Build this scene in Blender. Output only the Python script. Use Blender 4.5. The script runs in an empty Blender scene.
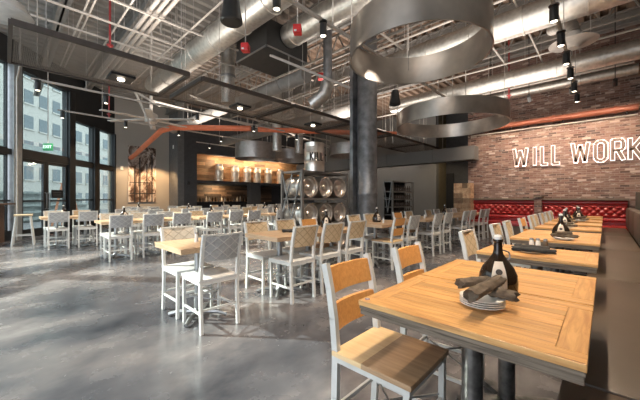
import bpy, bmesh, math, random
from mathutils import Vector, Matrix
R = math.radians; PI = math.pi
random.seed(7)
S = bpy.context.scene
COL = S.collection
# ------------------------------------------------------------------ camera
H = 1.2; F = 300.0; YAW = math.atan(285/300); SY, CY = math.sin(YAW), math.cos(YAW)
cd = bpy.data.cameras.new('camera'); cam = bpy.data.objects.new('camera', cd); COL.objects.link(cam)
cam.location = (0, 0, H); cam.rotation_euler = (R(90), 0, YAW)
cd.sensor_width = 36; cd.lens = 36*F/640; cd.shift_y = -2/640; cd.clip_start = .03; cd.clip_end = 300
S.camera = cam
def Pd(px, py, d):
    u = (px-320)/F
    return Vector((d*(-SY+CY*u), d*(CY+SY*u), H+(198-py)/F*d))
def Pz(px, py, z): return Pd(px, py, (z-H)*F/(198-py))
def PX(px, py, X):
    u = (px-320)/F; return Pd(px, py, X/(-SY+CY*u))
def PY(px, py, Y):
    u = (px-320)/F; return Pd(px, py, Y/(CY+SY*u))
# ------------------------------------------------------------------ world, sun, exposure
W = bpy.data.worlds.new('world'); S.world = W; W.use_nodes = True
wn = W.node_tree.nodes; wl = W.node_tree.links
bg = wn['Background']; bg.inputs[0].default_value = (.84, .91, 1, 1); bg.inputs[1].default_value = 1.4
sd = bpy.data.lights.new('sun', 'SUN'); sd.energy = 7; sd.angle = R(.6); sd.color = (1, .95, .88)
so = bpy.data.objects.new('sun', sd); COL.objects.link(so)
sun_from = Vector((-.70, -.55, .52)).normalized()
so.rotation_euler = sun_from.to_track_quat('Z', 'Y').to_euler()
S.view_settings.view_transform = 'Standard'; S.view_settings.look = 'None'
S.view_settings.gamma = 1; S.view_settings.use_curve_mapping = False
S.view_settings.exposure = 1.5
def lamp(kind, loc, energy, color=(1, .86, .7), size=.05, target=None, spot=70, parent=None, blend=.5):
    l = bpy.data.lights.new('lamp_or_fill_light', kind); l.energy = energy; l.color = color
    if kind == 'AREA': l.size = size
    else: l.shadow_soft_size = size
    if kind == 'SPOT': l.spot_size = R(spot); l.spot_blend = blend
    o = bpy.data.objects.new('lamp_or_fill_light', l); COL.objects.link(o); o.location = loc
    if target is not None: o.rotation_euler = (Vector(loc)-Vector(target)).to_track_quat('Z', 'Y').to_euler()
    if parent: o.parent = parent
    return o
for lx, ly, lz, ls, le in ((-5.6, 1.6, 3.45, 1.3, 70), (-5.6, 7.0, 3.45, 1.3, 110), (-5.6, 10.4, 3.45, 1.3, 90), (-1.6, 2.2, 3.7, 2.8, 80), (-1.9, 5.6, 3.7, 2.8, 85), (-2.0, 9.0, 3.7, 2.4, 75), (-10, 4.0, 3.8, 2.2, 110), (-11, 9.0, 3.8, 2.2, 90), (-7, 12.2, 3.8, 1.5, 90)):  # unseen upward area lights, added to brighten the ceiling
    lamp('AREA', (lx, ly, lz), le*.30, (1, .90, .80), ls, (lx, ly, lz+1))
# ------------------------------------------------------------------ materials
class N:
    def __init__(s, name, rough=.5, metal=0., color=None, **kw):
        s.m = bpy.data.materials.new(name); s.m.use_nodes = True; s.t = s.m.node_tree
        s.b = s.t.nodes['Principled BSDF']; s.out = s.t.nodes['Material Output']
        s.b.inputs['Roughness'].default_value = rough; s.b.inputs['Metallic'].default_value = metal
        if color: s.b.inputs['Base Color'].default_value = (*color, 1)
        for k, v in kw.items(): s.b.inputs[k.replace('_', ' ')].default_value = v
    def n(s, t, ins=None, **props):
        x = s.t.nodes.new(t)
        for k, v in props.items(): setattr(x, k, v)
        for k, v in (ins or {}).items():
            if hasattr(v, 'is_output') or isinstance(v, bpy.types.NodeSocket): s.t.links.new(v, x.inputs[k])
            else: x.inputs[k].default_value = v
        return x
    def coord(s, scale=(1, 1, 1), rot=(0, 0, 0), which='Object'):
        tc = s.n('ShaderNodeTexCoord'); mp = s.n('ShaderNodeMapping', {'Vector': tc.outputs[which]})
        mp.inputs['Scale'].default_value = scale; mp.inputs['Rotation'].default_value = rot
        return mp.outputs[0]
    def noise(s, vec, scale=5, detail=4, rough=.55, dist=0):
        return s.n('ShaderNodeTexNoise', {'Vector': vec, 'Scale': scale, 'Detail': detail, 'Roughness': rough, 'Distortion': dist}).outputs['Fac']
    def ramp(s, fac, stops):
        r = s.n('ShaderNodeValToRGB', {'Fac': fac}); e = r.color_ramp.elements
        while len(e) < len(stops): e.new(.5)
        for i, (p, c) in enumerate(stops): e[i].position = p; e[i].color = (*c, 1) if len(c) == 3 else c
        return r.outputs[0]
    def mix(s, fac, a, b, mode='MIX'):
        x = s.n('ShaderNodeMix', data_type='RGBA', blend_type=mode)
        for i, v in ((0, fac), (6, a), (7, b)):
            if isinstance(v, bpy.types.NodeSocket): s.t.links.new(v, x.inputs[i])
            else: x.inputs[i].default_value = v if i == 0 or len(v) == 4 else (*v, 1)
        return x.outputs[2]
    def to(s, sock, name): s.t.links.new(sock, s.b.inputs[name])
    def bump(s, h, strength=.3, dist=.01):
        s.to(s.n('ShaderNodeBump', {'Height': h, 'Strength': strength, 'Distance': dist}).outputs[0], 'Normal')
def plain(name, c, rough=.5, metal=0., var=.12, scale=8, **kw):
    k = N(name, rough, metal, None, **kw)
    f = k.noise(k.coord(), scale, 3)
    k.to(k.ramp(f, [(.3, tuple(x*(1-var) for x in c)), (.7, tuple(min(1, x*(1+var)) for x in c))]), 'Base Color')
    return k.m
def wood(name, c1, c2, scale=(1.5, 22, 22), rough=.45, isl=.25, dark=None):
    k = N(name, rough); v = k.coord(scale)
    f = k.noise(v, 2.2, 5, .6, .6)
    col = k.ramp(f, [(.28, c1), (.72, c2)])
    ri = k.n('ShaderNodeNewGeometry').outputs['Random Per Island']
    br = k.n('ShaderNodeMapRange', {'Value': ri, 'To Min': 1-isl, 'To Max': 1+isl}).outputs[0]
    hv = k.n('ShaderNodeHueSaturation', {'Color': col, 'Value': br})
    c = hv.outputs[0]
    if dark:
        g = k.noise(k.coord((3, 60, 60)), 1.5, 3)
        c = k.mix(k.ramp(g, [(.62, (0, 0, 0)), (.72, (1, 1, 1))]), c, dark)
    k.to(c, 'Base Color'); k.bump(f, .08, .002); return k.m
M = {}
M['white_metal'] = plain('white_metal', (.64, .63, .60), .38, .0)
M['grey_seat'] = wood('whitewashed_seat', (.48, .48, .475), (.66, .65, .635), isl=.06)
M['tan_seat'] = wood('tan_seat', (.62, .43, .24), (.80, .62, .40), isl=.1)
def lattice(name, a, b, line, sc=1.0):
    k = N(name, .55); tc = k.n('ShaderNodeTexCoord'); sp = k.n('ShaderNodeSeparateXYZ', {'Vector': tc.outputs['Object']})
    def diag(sgn):
        z = k.n('ShaderNodeMath', {0: sp.outputs['Z'], 1: 1.25*sgn}, operation='MULTIPLY').outputs[0]
        s_ = k.n('ShaderNodeMath', {0: sp.outputs['Y'], 1: z}, operation='ADD').outputs[0]
        m = k.n('ShaderNodeMath', {0: s_, 1: 8.5*sc}, operation='MULTIPLY').outputs[0]
        fr = k.n('ShaderNodeMath', {0: m}, operation='FRACT').outputs[0]
        d = k.n('ShaderNodeMath', {0: fr, 1: .5}, operation='SUBTRACT').outputs[0]
        return k.n('ShaderNodeMath', {0: d}, operation='ABSOLUTE').outputs[0]
    mn = k.n('ShaderNodeMath', {0: diag(1), 1: diag(-1)}, operation='MINIMUM').outputs[0]
    fl = k.ramp(mn, [(.02, (1, 1, 1)), (.075, (0, 0, 0))])
    base = k.ramp(k.noise(k.coord((3, 20, 20)), 2, 4), [(.3, a), (.7, b)])
    k.to(k.mix(fl, base, line), 'Base Color'); k.bump(fl, .6, .006); return k.m
M['grey_lattice'] = lattice('grey_lattice', (.30, .305, .31), (.44, .44, .44), (.58, .57, .55))
M['tan_lattice'] = lattice('tan_lattice', (.60, .44, .27), (.70, .54, .35), (.42, .29, .165))
M['cream_lattice'] = lattice('cream_lattice', (.64, .56, .45), (.78, .70, .58), (.50, .42, .32))
M['orange_wood'] = wood('orange_wood', (.62, .27, .075), (.80, .40, .13), isl=.05)
# two tone seat
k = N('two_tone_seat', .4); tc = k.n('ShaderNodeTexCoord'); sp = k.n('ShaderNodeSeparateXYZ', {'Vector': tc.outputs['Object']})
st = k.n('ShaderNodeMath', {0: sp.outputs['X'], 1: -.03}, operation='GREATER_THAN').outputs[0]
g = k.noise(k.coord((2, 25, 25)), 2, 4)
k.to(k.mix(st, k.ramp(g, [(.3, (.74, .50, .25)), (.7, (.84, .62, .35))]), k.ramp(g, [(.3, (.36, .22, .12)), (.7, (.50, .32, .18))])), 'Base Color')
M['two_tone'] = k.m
M['table_wood'] = wood('honey_table_wood', (.42, .19, .06), (.70, .40, .15), (26, 2.2, 26), .36, .14)
k = None
M['table_wood_x'] = wood('honey_table_planks', (.42, .19, .058), (.76, .44, .165), (2.2, 26, 26), .36, .22, dark=(.22, .09, .03))
M['pale_table'] = wood('pale_table_wood', (.42, .27, .155), (.60, .42, .27), (2, 22, 22), .4, .08)
M['edge_wood'] = wood('weathered_edge_wood', (.07, .05, .035), (.27, .21, .155), (3, 30, 70), .7, .25)
M['gunmetal'] = plain('gunmetal', (.20, .19, .18), .42, .8, .45, 18)
M['base_steel'] = plain('grey_steel_base', (.34, .34, .34), .4, .8)
M['black_steel'] = plain('black_steel', (.022, .023, .025), .45, .2)
M['grey_steel_frame'] = plain('grey_window_steel', (.34, .36, .37), .4, .5)
M['dark_grey'] = plain('dark_grey_paint', (.055, .055, .058), .75)
M['pier_grey'] = plain('pier_grey_paint', (.13, .128, .125), .8)
M['mid_grey'] = plain('mid_grey_paint', (.15, .148, .143), .8, var=.05, scale=1)
M['beige_wall'] = plain('grey_beige_wall', (.36, .33, .29), .85, var=.04, scale=1)
M['olive'] = plain('olive_paint', (.17, .14, .085), .8)
M['fascia'] = plain('black_fascia', (.018, .018, .019), .8)
M['column'] = plain('column_steel', (.23, .235, .245), .45, .6, .35, 5)
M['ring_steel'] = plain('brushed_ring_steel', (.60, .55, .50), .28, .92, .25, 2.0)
M['duct'] = None
k = N('galvanized_duct', .3, .9); v = k.coord((1, 1, 1))
vo = k.n('ShaderNodeTexVoronoi', {'Vector': v, 'Scale': 14.0}).outputs['Distance']
k.to(k.ramp(k.mix(.5, k.noise(v, 3, 3), vo), [(.2, (.46, .44, .41)), (.7, (.66, .64, .60))]), 'Base Color')
k.to(k.n('ShaderNodeMapRange', {'Value': k.noise(v, 6, 3), 'To Min': .34, 'To Max': .52}).outputs[0], 'Roughness'); M['duct'] = k.m
M['pale_pipe'] = plain('pale_painted_pipe', (.42, .385, .35), .5)
M['grey_beam'] = plain('grey_beam_paint', (.24, .225, .21), .7)
M['truss'] = plain('truss_paint', (.21, .19, .17), .7)
M['panel_frame'] = plain('dark_panel_frame', (.075, .06, .052), .6, .3)
M['box_dark'] = plain('dark_duct_box_metal', (.045, .045, .045), .5, .3)
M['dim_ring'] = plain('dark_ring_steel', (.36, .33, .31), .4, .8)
M['bottle_glint'] = plain('dark_shiny_bottle', (.10, .075, .06), .15, .5)
M['brown_orange_pipe'] = plain('brown_orange_pipe_paint', (.26, .075, .04), .5)
M['rod'] = plain('rod_steel', (.42, .39, .36), .5, .4)
M['red_paint'] = plain('red_paint', (.62, .03, .03), .4)
M['red_pipe'] = plain('red_pipe_paint', (.26, .03, .03), .5)
M['orange_pipe'] = plain('orange_pipe_paint', (.62, .16, .07), .45)
M['white_ceramic'] = plain('white_ceramic', (.80, .78, .74), .25)
M['napkin'] = plain('brown_napkin_cloth', (.125, .092, .064), .95, var=.35, scale=30)
M['charcoal_napkin'] = plain('charcoal_napkin_cloth', (.040, .038, .036), .95, var=.3, scale=30)
M['bottle'] = plain('dark_brown_glass', (.022, .012, .006), .08)
M['label'] = plain('cream_paper_tag', (.66, .56, .46), .8)
M['ink'] = plain('dark_ink', (.05, .04, .035), .8)
M['tan_leather'] = plain('tan_bench_leather', (.075, .052, .034), .42, var=.1, scale=3)
M['brown_leather'] = plain('brown_bench_back', (.085, .06, .045), .5)
M['green_grey'] = plain('green_grey_panel', (.07, .07, .055), .7)
M['red_leather'] = plain('red_leather', (.32, .020, .018), .32, var=.15)
M['cap_wood'] = plain('dark_wood_cap', (.16, .12, .085), .6)
M['speaker'] = plain('black_speaker_shell', (.02, .02, .02), .35)
M['keg'] = plain('keg_steel', (.64, .58, .52), .3, .85, .15, 6)
M['keg_lit'] = plain('keg_steel_lit', (.85, .74, .62), .4, .6, .15, 6)  # lighter copy of the keg steel, niche glow put into the colour
M['copper'] = plain('copper', (.72, .34, .19), .3, .9)
M['rack'] = plain('rack_steel', (.20, .18, .165), .5, .5)
def emis(name, c, s):
    k = N(name, .5, 0, c); k.b.inputs['Emission Color'].default_value = (*c, 1); k.b.inputs['Emission Strength'].default_value = s; return k.m
M['bulb'] = emis('lit_lamp_lens', (1, .86, .66), 4)
M['neon'] = emis('white_neon', (1, .86, .78), .75)
M['exit_green'] = emis('green_exit_sign', (.015, .16, .06), .25)
M['exit_white'] = emis('white_exit_letters', (.6, 1, .7), .6)
M['letter_brown'] = plain('letter_brown', (.20, .14, .11), .6)
M['white_lens'] = emis('lit_white_lens', (.9, .95, 1), 1.5)
# glass
k = N('clear_glass'); tr = k.n('ShaderNodeBsdfTransparent'); tr.inputs[0].default_value = (.78, .84, .83, 1)
gl = k.n('ShaderNodeBsdfGlossy'); gl.inputs['Roughness'].default_value = .02
mx = k.n('ShaderNodeMixShader', {0: .10, 1: tr.outputs[0], 2: gl.outputs[0]}); k.t.links.new(mx.outputs[0], k.out.inputs[0]); M['glass'] = k.m
# perforated mesh
k = N('perforated_metal', .45, .5, (.27, .235, .21)); v = k.coord((1, 1, 1))
sp = k.n('ShaderNodeSeparateXYZ', {'Vector': v})
def tri(sock):
    a = k.n('ShaderNodeMath', {0: sock, 1: 170.0}, operation='MULTIPLY').outputs[0]
    return k.n('ShaderNodeMath', {0: a}, operation='SINE').outputs[0]
pr = k.n('ShaderNodeMath', {0: tri(sp.outputs['X']), 1: tri(sp.outputs['Y'])}, operation='MULTIPLY').outputs[0]
ho = k.n('ShaderNodeMath', {0: pr, 1: -.14}, operation='GREATER_THAN').outputs[0]
tr = k.n('ShaderNodeBsdfTransparent'); mx = k.n('ShaderNodeMixShader', {0: ho, 1: k.b.outputs[0], 2: tr.outputs[0]}); k.t.links.new(mx.outputs[0], k.out.inputs[0]); M['perforated'] = k.m
# floor
k = N('polished_concrete', .2); v = k.coord((1, 1, 1))
n1 = k.noise(k.coord((1, .6, 1), (0, 0, R(35))), .8, 7, .6, 0); n2 = k.noise(v, 2.8, 6, .62, 0)
c = k.ramp(n1, [(.34, (.036, .040, .050)), (.46, (.085, .086, .098)), (.55, (.155, .145, .150)), (.64, (.29, .27, .27))])
c2 = k.ramp(n2, [(.25, (.70, .69, .69)), (.75, (1.1, 1.07, 1.04))])
k.to(k.mix(.8, c, c2, 'MULTIPLY'), 'Base Color')
k.to(k.n('ShaderNodeMapRange', {'Value': n2, 'From Min': .3, 'From Max': .7, 'To Min': .14, 'To Max': .34}).outputs[0], 'Roughness')
k.b.inputs['Specular IOR Level'].default_value = .7
M['floor'] = k.m
# brick
def brick(name, axis='XZ'):
    k = N(name, .85); tc = k.n('ShaderNodeTexCoord'); sp = k.n('ShaderNodeSeparateXYZ', {'Vector': tc.outputs['Object']})
    cb = k.n('ShaderNodeCombineXYZ', {'X': sp.outputs[axis[0]], 'Y': sp.outputs[axis[1]]}).outputs[0]
    wob = k.n('ShaderNodeTexNoise', {'Vector': cb, 'Scale': 1.3}); 
    vv = k.n('ShaderNodeVectorMath', {0: cb, 1: (0, 0, 0)}, operation='ADD').outputs[0]
    br = k.n('ShaderNodeTexBrick', {'Vector': vv, 'Scale': 1.0, 'Mortar Size': .007, 'Mortar Smooth': .3, 'Bias': 0.0, 'Brick Width': .19, 'Row Height': .062,
        'Color1': (0, 0, 0, 1), 'Color2': (1, 1, 1, 1), 'Mortar': (.5, .5, .5, 1)})
    bf = k.n('ShaderNodeRGBToBW', {'Color': br.outputs['Color']}).outputs[0]
    col = k.ramp(bf, [(0, (.05, .028, .024)), (.2, (.135, .068, .050)), (.45, (.20, .105, .080)), (.65, (.15, .085, .068)), (.84, (.24, .145, .11)), (.95, (.30, .20, .16)), (1, (.48, .38, .33))])
    br.inputs['Mortar'].default_value = (.35, .35, .35, 1)
    big = k.noise(cb, 1.1, 5, .6)
    col = k.mix(k.ramp(big, [(.42, (0, 0, 0)), (.66, (.22, .22, .22))]), col, (.36, .30, .27))
    fine = k.noise(cb, 14, 5, .7)
    vor = k.noise(k.n('ShaderNodeMapping', {'Vector': cb, 'Scale': (2.2, 8, 1)}).outputs[0], 1.6, 5, .7)
    col = k.mix(k.ramp(vor, [(.57, (0, 0, 0)), (.63, (.75, .75, .75))]), col, (.48, .42, .38))
    col = k.mix(k.ramp(fine, [(.62, (0, 0, 0)), (.72, (.6, .6, .6))]), col, (.08, .05, .04))
    col = k.mix(k.n('ShaderNodeMath', {0: br.outputs['Fac'], 1: .75}, operation='MULTIPLY').outputs[0], col, (.27, .21, .18))
    k.to(col, 'Base Color'); k.bump(k.mix(.5, br.outputs['Color'], fine), .6, .02); return k.m
M['brick'] = brick('old_brick')
# corrugated deck
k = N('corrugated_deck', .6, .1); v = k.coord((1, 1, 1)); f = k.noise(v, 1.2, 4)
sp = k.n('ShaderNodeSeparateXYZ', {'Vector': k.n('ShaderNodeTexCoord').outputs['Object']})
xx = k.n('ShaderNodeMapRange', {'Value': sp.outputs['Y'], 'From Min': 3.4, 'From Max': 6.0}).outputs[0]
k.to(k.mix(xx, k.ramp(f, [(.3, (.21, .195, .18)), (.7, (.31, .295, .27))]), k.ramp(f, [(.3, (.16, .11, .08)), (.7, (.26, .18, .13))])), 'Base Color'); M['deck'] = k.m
# picture
k = N('sepia_photograph', .4); tc = k.n('ShaderNodeTexCoord'); v = k.n('ShaderNodeMapping', {'Vector': tc.outputs['Object']}); v.inputs['Scale'].default_value = (1, 1, .55)
n1 = k.noise(v.outputs[0], 1.7, 6, .7, 1.2)
k.to(k.ramp(n1, [(.36, (.03, .02, .015)), (.46, (.13, .08, .06)), (.52, (.42, .34, .29)), (.62, (.75, .70, .65))]), 'Base Color'); k.b.inputs['Specular IOR Level'].default_value = .2; M['sepia'] = k.m
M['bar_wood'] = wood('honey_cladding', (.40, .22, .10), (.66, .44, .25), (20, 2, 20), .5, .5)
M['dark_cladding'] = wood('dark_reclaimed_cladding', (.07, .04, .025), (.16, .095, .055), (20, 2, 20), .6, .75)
M['ext_wall'] = plain('pale_building_render', (.42, .41, .37), .8)
M['ext_green'] = plain('green_grey_cladding', (.20, .25, .22), .7)
M['ext_glass'] = plain('building_window_glass', (.10, .13, .14), .12)
M['pavement'] = plain('pavement', (.22, .22, .22), .8)
M['awning'] = plain('pale_canopy', (.30, .33, .31), .6)
M['ladder'] = wood('orange_ladder_wood', (.55, .22, .12), (.70, .34, .2), isl=.05)
M['dark_table'] = wood('dark_brown_wood', (.075, .04, .028), (.15, .09, .06), isl=.1)
M['fan'] = plain('fan_metal', (.56, .53, .50), .4, .3)

# ------------------------------------------------------------------ mesh builder
class MB:
    def __init__(s): s.v = []; s.f = []
    def add(s, vs, fs):
        n = len(s.v); s.v += [tuple(v) for v in vs]; s.f += [tuple(i+n for i in f) for f in fs]; return s
    def box(s, x0, x1, y0, y1, z0, z1, bev=0, mat=None):
        if bev:
            bm = bmesh.new(); bmesh.ops.create_cube(bm, size=1)
            for v in bm.verts: v.co = Vector(((x0+x1)/2+v.co.x*(x1-x0), (y0+y1)/2+v.co.y*(y1-y0), (z0+z1)/2+v.co.z*(z1-z0)))
            bmesh.ops.bevel(bm, geom=bm.edges[:], offset=bev, segments=2, profile=.6, affect='EDGES')
            bm.verts.index_update(); vs = [v.co.copy() for v in bm.verts]; fs = [[v.index for v in f.verts] for f in bm.faces]; bm.free()
        else:
            vs = [Vector((x, y, z)) for x in (x0, x1) for y in (y0, y1) for z in (z0, z1)]
            fs = [(0, 1, 3, 2), (4, 6, 7, 5), (0, 4, 5, 1), (2, 3, 7, 6), (0, 2, 6, 4), (1, 5, 7, 3)]
        if mat: vs = [mat @ v for v in vs]
        return s.add(vs, fs)
    def bar(s, p, q, w, h, up=(0, 0, 1)):
        p, q = Vector(p), Vector(q); t = (q-p).normalized(); a = t.cross(Vector(up))
        if a.length < 1e-4: a = t.cross(Vector((1, 0, 0)))
        a.normalize(); b = a.cross(t).normalized()
        vs = [c+a*w/2*i+b*h/2*j for c in (p, q) for i, j in ((-1, -1), (1, -1), (1, 1), (-1, 1))]
        return s.add(vs, [(0, 1, 2, 3)[::-1], (4, 5, 6, 7), (0, 4, 7, 3)[::-1], (0, 1, 5, 4)[::-1], (1, 2, 6, 5)[::-1], (2, 3, 7, 6)[::-1]])
    def tube(s, pts, r, n=10, cap=True):
        pts = [Vector(p) for p in pts]; rs = r if isinstance(r, (list, tuple)) else [r]*len(pts)
        rings = []; a = None
        for i, p in enumerate(pts):
            t = ((pts[min(i+1, len(pts)-1)]-p).normalized()+(p-pts[max(i-1, 0)]).normalized())
            if t.length < 1e-6: t = Vector((0, 0, 1))
            t.normalize()
            if a is None:
                a = t.cross(Vector((0, 0, 1)))
                if a.length < .05: a = t.cross(Vector((1, 0, 0)))
            a = (a-t*a.dot(t)).normalized(); b = t.cross(a)
            rings.append([p+(a*math.cos(2*PI*j/n)+b*math.sin(2*PI*j/n))*rs[i] for j in range(n)])
        vs = [v for rg in rings for v in rg]
        fs = [(i*n+j, i*n+(j+1) % n, (i+1)*n+(j+1) % n, (i+1)*n+j) for i in range(len(rings)-1) for j in range(n)]
        if cap: fs += [tuple(range(n))[::-1], tuple((len(rings)-1)*n+j for j in range(n))]
        return s.add(vs, fs)
    def lathe(s, prof, c=(0, 0, 0), n=20, axis='Z', close=False):
        c = Vector(c); vs = []; L = len(prof)
        for r, h in prof:
            for j in range(n):
                a = 2*PI*j/n; q = Vector((r*math.cos(a), r*math.sin(a), h))
                if axis == 'X': q = Vector((q.z, q.x, q.y))
                if axis == 'Y': q = Vector((q.x, q.z, q.y))
                vs.append(c+q)
        m = L if close else L-1
        fs = [(i*n+j, i*n+(j+1) % n, ((i+1) % L)*n+(j+1) % n, ((i+1) % L)*n+j) for i in range(m) for j in range(n)]
        if not close:
            if prof[0][0] > 1e-5: fs.append(tuple(range(n))[::-1])
            if prof[-1][0] > 1e-5: fs.append(tuple((L-1)*n+j for j in range(n)))
        return s.add(vs, fs)
    def build(s, name, mat, parent=None, smooth=True, loc=None, recalc=True):
        me = bpy.data.meshes.new(name); me.from_pydata(s.v, [], s.f)
        if recalc:
            bm = bmesh.new(); bm.from_mesh(me); bmesh.ops.remove_doubles(bm, verts=bm.verts, dist=1e-6); bmesh.ops.recalc_face_normals(bm, faces=bm.faces); bm.to_mesh(me); bm.free()
        me.materials.append(mat if not isinstance(mat, str) else M[mat])
        if smooth: me.shade_smooth(); me.set_sharp_from_angle(angle=R(35))
        o = bpy.data.objects.new(name, me); COL.objects.link(o)
        if parent: o.parent = parent
        if loc is not None: o.location = loc
        return o
LABELS = {}
def tag(o, label, cat, group=None, kind=None):
    o['label'] = label; o['category'] = cat
    if group: o['group'] = group
    if kind: o['kind'] = kind
    return o
def thing(name, label, cat, loc=(0, 0, 0), rz=0, group=None):
    o = bpy.data.objects.new(name, None); COL.objects.link(o); o.location = loc; o.rotation_euler = (0, 0, rz); o.empty_display_size = .1
    return tag(o, label, cat, group)
def struct(o): o['kind'] = 'structure'; return o
KIDS = {}
def copy_tree(o, loc=None, rz=None, label=None, group=None, par=None):
    c = o.copy(); COL.objects.link(c)
    if par: c.parent = par
    for ch in [x for x in o.children if x.type != 'LIGHT' or True]: copy_tree(ch, par=c)
    if loc is not None: c.location = loc
    if rz is not None: c.rotation_euler = (0, 0, rz)
    if label: c['label'] = label
    if group: c['group'] = group
    return c
class Proto:
    """first call moves the prototype itself, later calls copy it with all of its parts"""
    def __init__(s, root): s.root = root; s.used = False
    def put(s, loc, rz, label, group=None):
        if not s.used:
            s.used = True; o = s.root; o.location = loc; o.rotation_euler = (0, 0, rz); o['label'] = label
            if group: o['group'] = group
            return o
        o = copy_tree(s.root, loc, rz, label, group)
        if not group and 'group' in o: del o['group']
        return o
ORD = ['first', 'second', 'third', 'fourth', 'fifth', 'sixth', 'seventh', 'eighth', 'ninth', 'tenth', 'eleventh', 'twelfth', 'thirteenth', 'fourteenth', 'fifteenth', 'sixteenth']

# ------------------------------------------------------------------ setting
CEIL = 5.7; YB = 15.0; YBR = 11.3; XW = -15.9; XBAR = -14.8; XR = .68; YJ = 5.71
WDX, WDY = -.7575, .6528
def wall_y(x): return max(-5.6, min(3.9, -5.44+(x+5.727)/WDX*WDY-.35)) if x < -5.2 else -5.6
def slab(z0, z1, name, mat):
    pts = [(1.2, -5.6), (1.2, 17), (-17, 17), (-17, 3.9), (-16.2, 3.4), (-5.95, -5.6)]
    n = len(pts); vs = [(x, y, z0) for x, y in pts]+[(x, y, z1) for x, y in pts]
    return struct(MB().add(vs, [tuple(range(n))[::-1], tuple(range(n, 2*n))]+[(i, (i+1) % n, n+(i+1) % n, n+i) for i in range(n)]).build(name, mat, smooth=False))
slab(-.1, 0, 'floor', 'floor')
# corrugated ceiling, ribs along Y
b = MB(); x = -17.; p = .30
while x < 1.2:
    prof = [(x, 0), (x+.11, 0), (x+.15, .09), (x+.26, .09), (x+p, 0)]
    for (xa, za), (xb, zb) in zip(prof[:-1], prof[1:]):
        b.add([(xa, wall_y(xa), CEIL+za), (xb, wall_y(xb), CEIL+zb), (xb, 17, CEIL+zb), (xa, 17, CEIL+za)], [(0, 1, 2, 3)])
    x += p
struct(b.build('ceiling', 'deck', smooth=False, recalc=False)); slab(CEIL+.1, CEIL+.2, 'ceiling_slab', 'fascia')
XE = -3.51
struct(MB().box(XE, 1.1, YBR, YBR+.35, 0, CEIL).build('wall_brick', 'brick', smooth=False))
struct(MB().box(XR, XR+.3, -2, YBR-.001, 0, CEIL).build('wall_right', 'mid_grey', smooth=False))
struct(MB().box(-15.2, -6.17, YB, YB+.3, 0, CEIL).build('wall_back', 'mid_grey', smooth=False))
struct(MB().box(-6.4, -6.17, YB+.3, YB+1.3, 0, CEIL).build('wall_return', 'olive', smooth=False))
struct(MB().box(-6.4, -3.2, YB+1.3, YB+1.6, 0, CEIL).build('wall_recess', 'dark_grey', smooth=False))
struct(MB().box(-3.5, -3.2, YBR+.35, YB+1.3, 0, CEIL).build('wall_recess_side', 'dark_grey', smooth=False))
struct(MB().box(-6.12, -5.75, YB+1.22, YB+1.3, 0, 2.5).build('door_1', 'fascia', smooth=False))
# wall with picture
struct(MB().box(XW-.3, XW, 3.2, YJ, 0, CEIL).build('wall_left', 'beige_wall', smooth=False))
struct(MB().box(XW-.3, XBAR, YJ, YJ+.3, 0, CEIL).build('wall_pier', 'pier_grey', smooth=False))
# bar wall with niche (z 2.1-3.45) and opening (z .0-1.95)
Y0 = PX(197, 180, XBAR).y; Y1 = PX(304, 180, XBAR).y; Y2 = PX(250, 200, XBAR).y
b = MB(); b.box(XBAR-.3, XBAR, YJ+.3, Y0, 0, CEIL)
b.box(XBAR-.3, XBAR, Y0, YB, 3.45, CEIL); b.box(XBAR-.3, XBAR, Y1, YB, 0, 3.45)
b.box(XBAR-.3, XBAR, Y0, Y1, 1.95, 2.1); b.box(XBAR-.3, XBAR, Y2, Y2+.75, 0, 1.95)
struct(b.build('wall_bar', 'dark_grey', smooth=False))
b = MB(); b.box(XBAR-1.4, XBAR-1.3, Y0-.2, Y1+.2, 0, 1.95); b.box(XBAR-1.3, XBAR-.3, Y0-.3, Y0-.2, 0, 1.95); b.box(XBAR-1.3, XBAR-.3, Y1+.2, Y1+.3, 0, 1.95); b.box(XBAR-1.4, XBAR-.3, Y0-.3, Y1+.3, 1.951, 2.0)
struct(b.build('wall_bar_back', 'dark_grey', smooth=False))

def cladding(name, x, y0, y1, z0, z1, mat, label, rows, seed):
    rnd = random.Random(seed); b = MB(); h = (z1-z0)/rows
    for r in range(rows):
        y = y0-rnd.random()*.3
        while y < y1:
            L = .45+rnd.random()*.7; a, c = max(y, y0), min(y+L, y1)
            if c-a > .02: b.box(x, x+.02+rnd.random()*.02, a+.002, c-.002, z0+r*h+.002, z0+(r+1)*h-.002)
            y += L
    o = b.build(name, mat, smooth=False); return tag(o, label, 'wall cladding')
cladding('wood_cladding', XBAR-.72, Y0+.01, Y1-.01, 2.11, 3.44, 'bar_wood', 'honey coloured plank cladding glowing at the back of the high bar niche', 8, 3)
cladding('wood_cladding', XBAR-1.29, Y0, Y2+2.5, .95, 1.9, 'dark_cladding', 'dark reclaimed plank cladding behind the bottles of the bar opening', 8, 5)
b = MB(); b.box(XBAR-.76, XBAR-.3, Y0-.05, Y1+.05, 2.03, 2.1); b.box(XBAR-.8, XBAR-.73, Y0-.05, Y1+.05, 2.1, 3.5); b.box(XBAR-.76, XBAR-.3, Y0-.05, Y0, 2.1, 3.5); b.box(XBAR-.76, XBAR-.3, Y1, Y1+.05, 2.1, 3.5); b.box(XBAR-.76, XBAR-.3, Y0-.05, Y1+.05, 3.45, 3.5)
tag(b.build('niche_shelf', 'bar_wood', smooth=False), 'honey wood lined shelf box of the high bar niche holding steel canisters', 'shelf')
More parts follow.
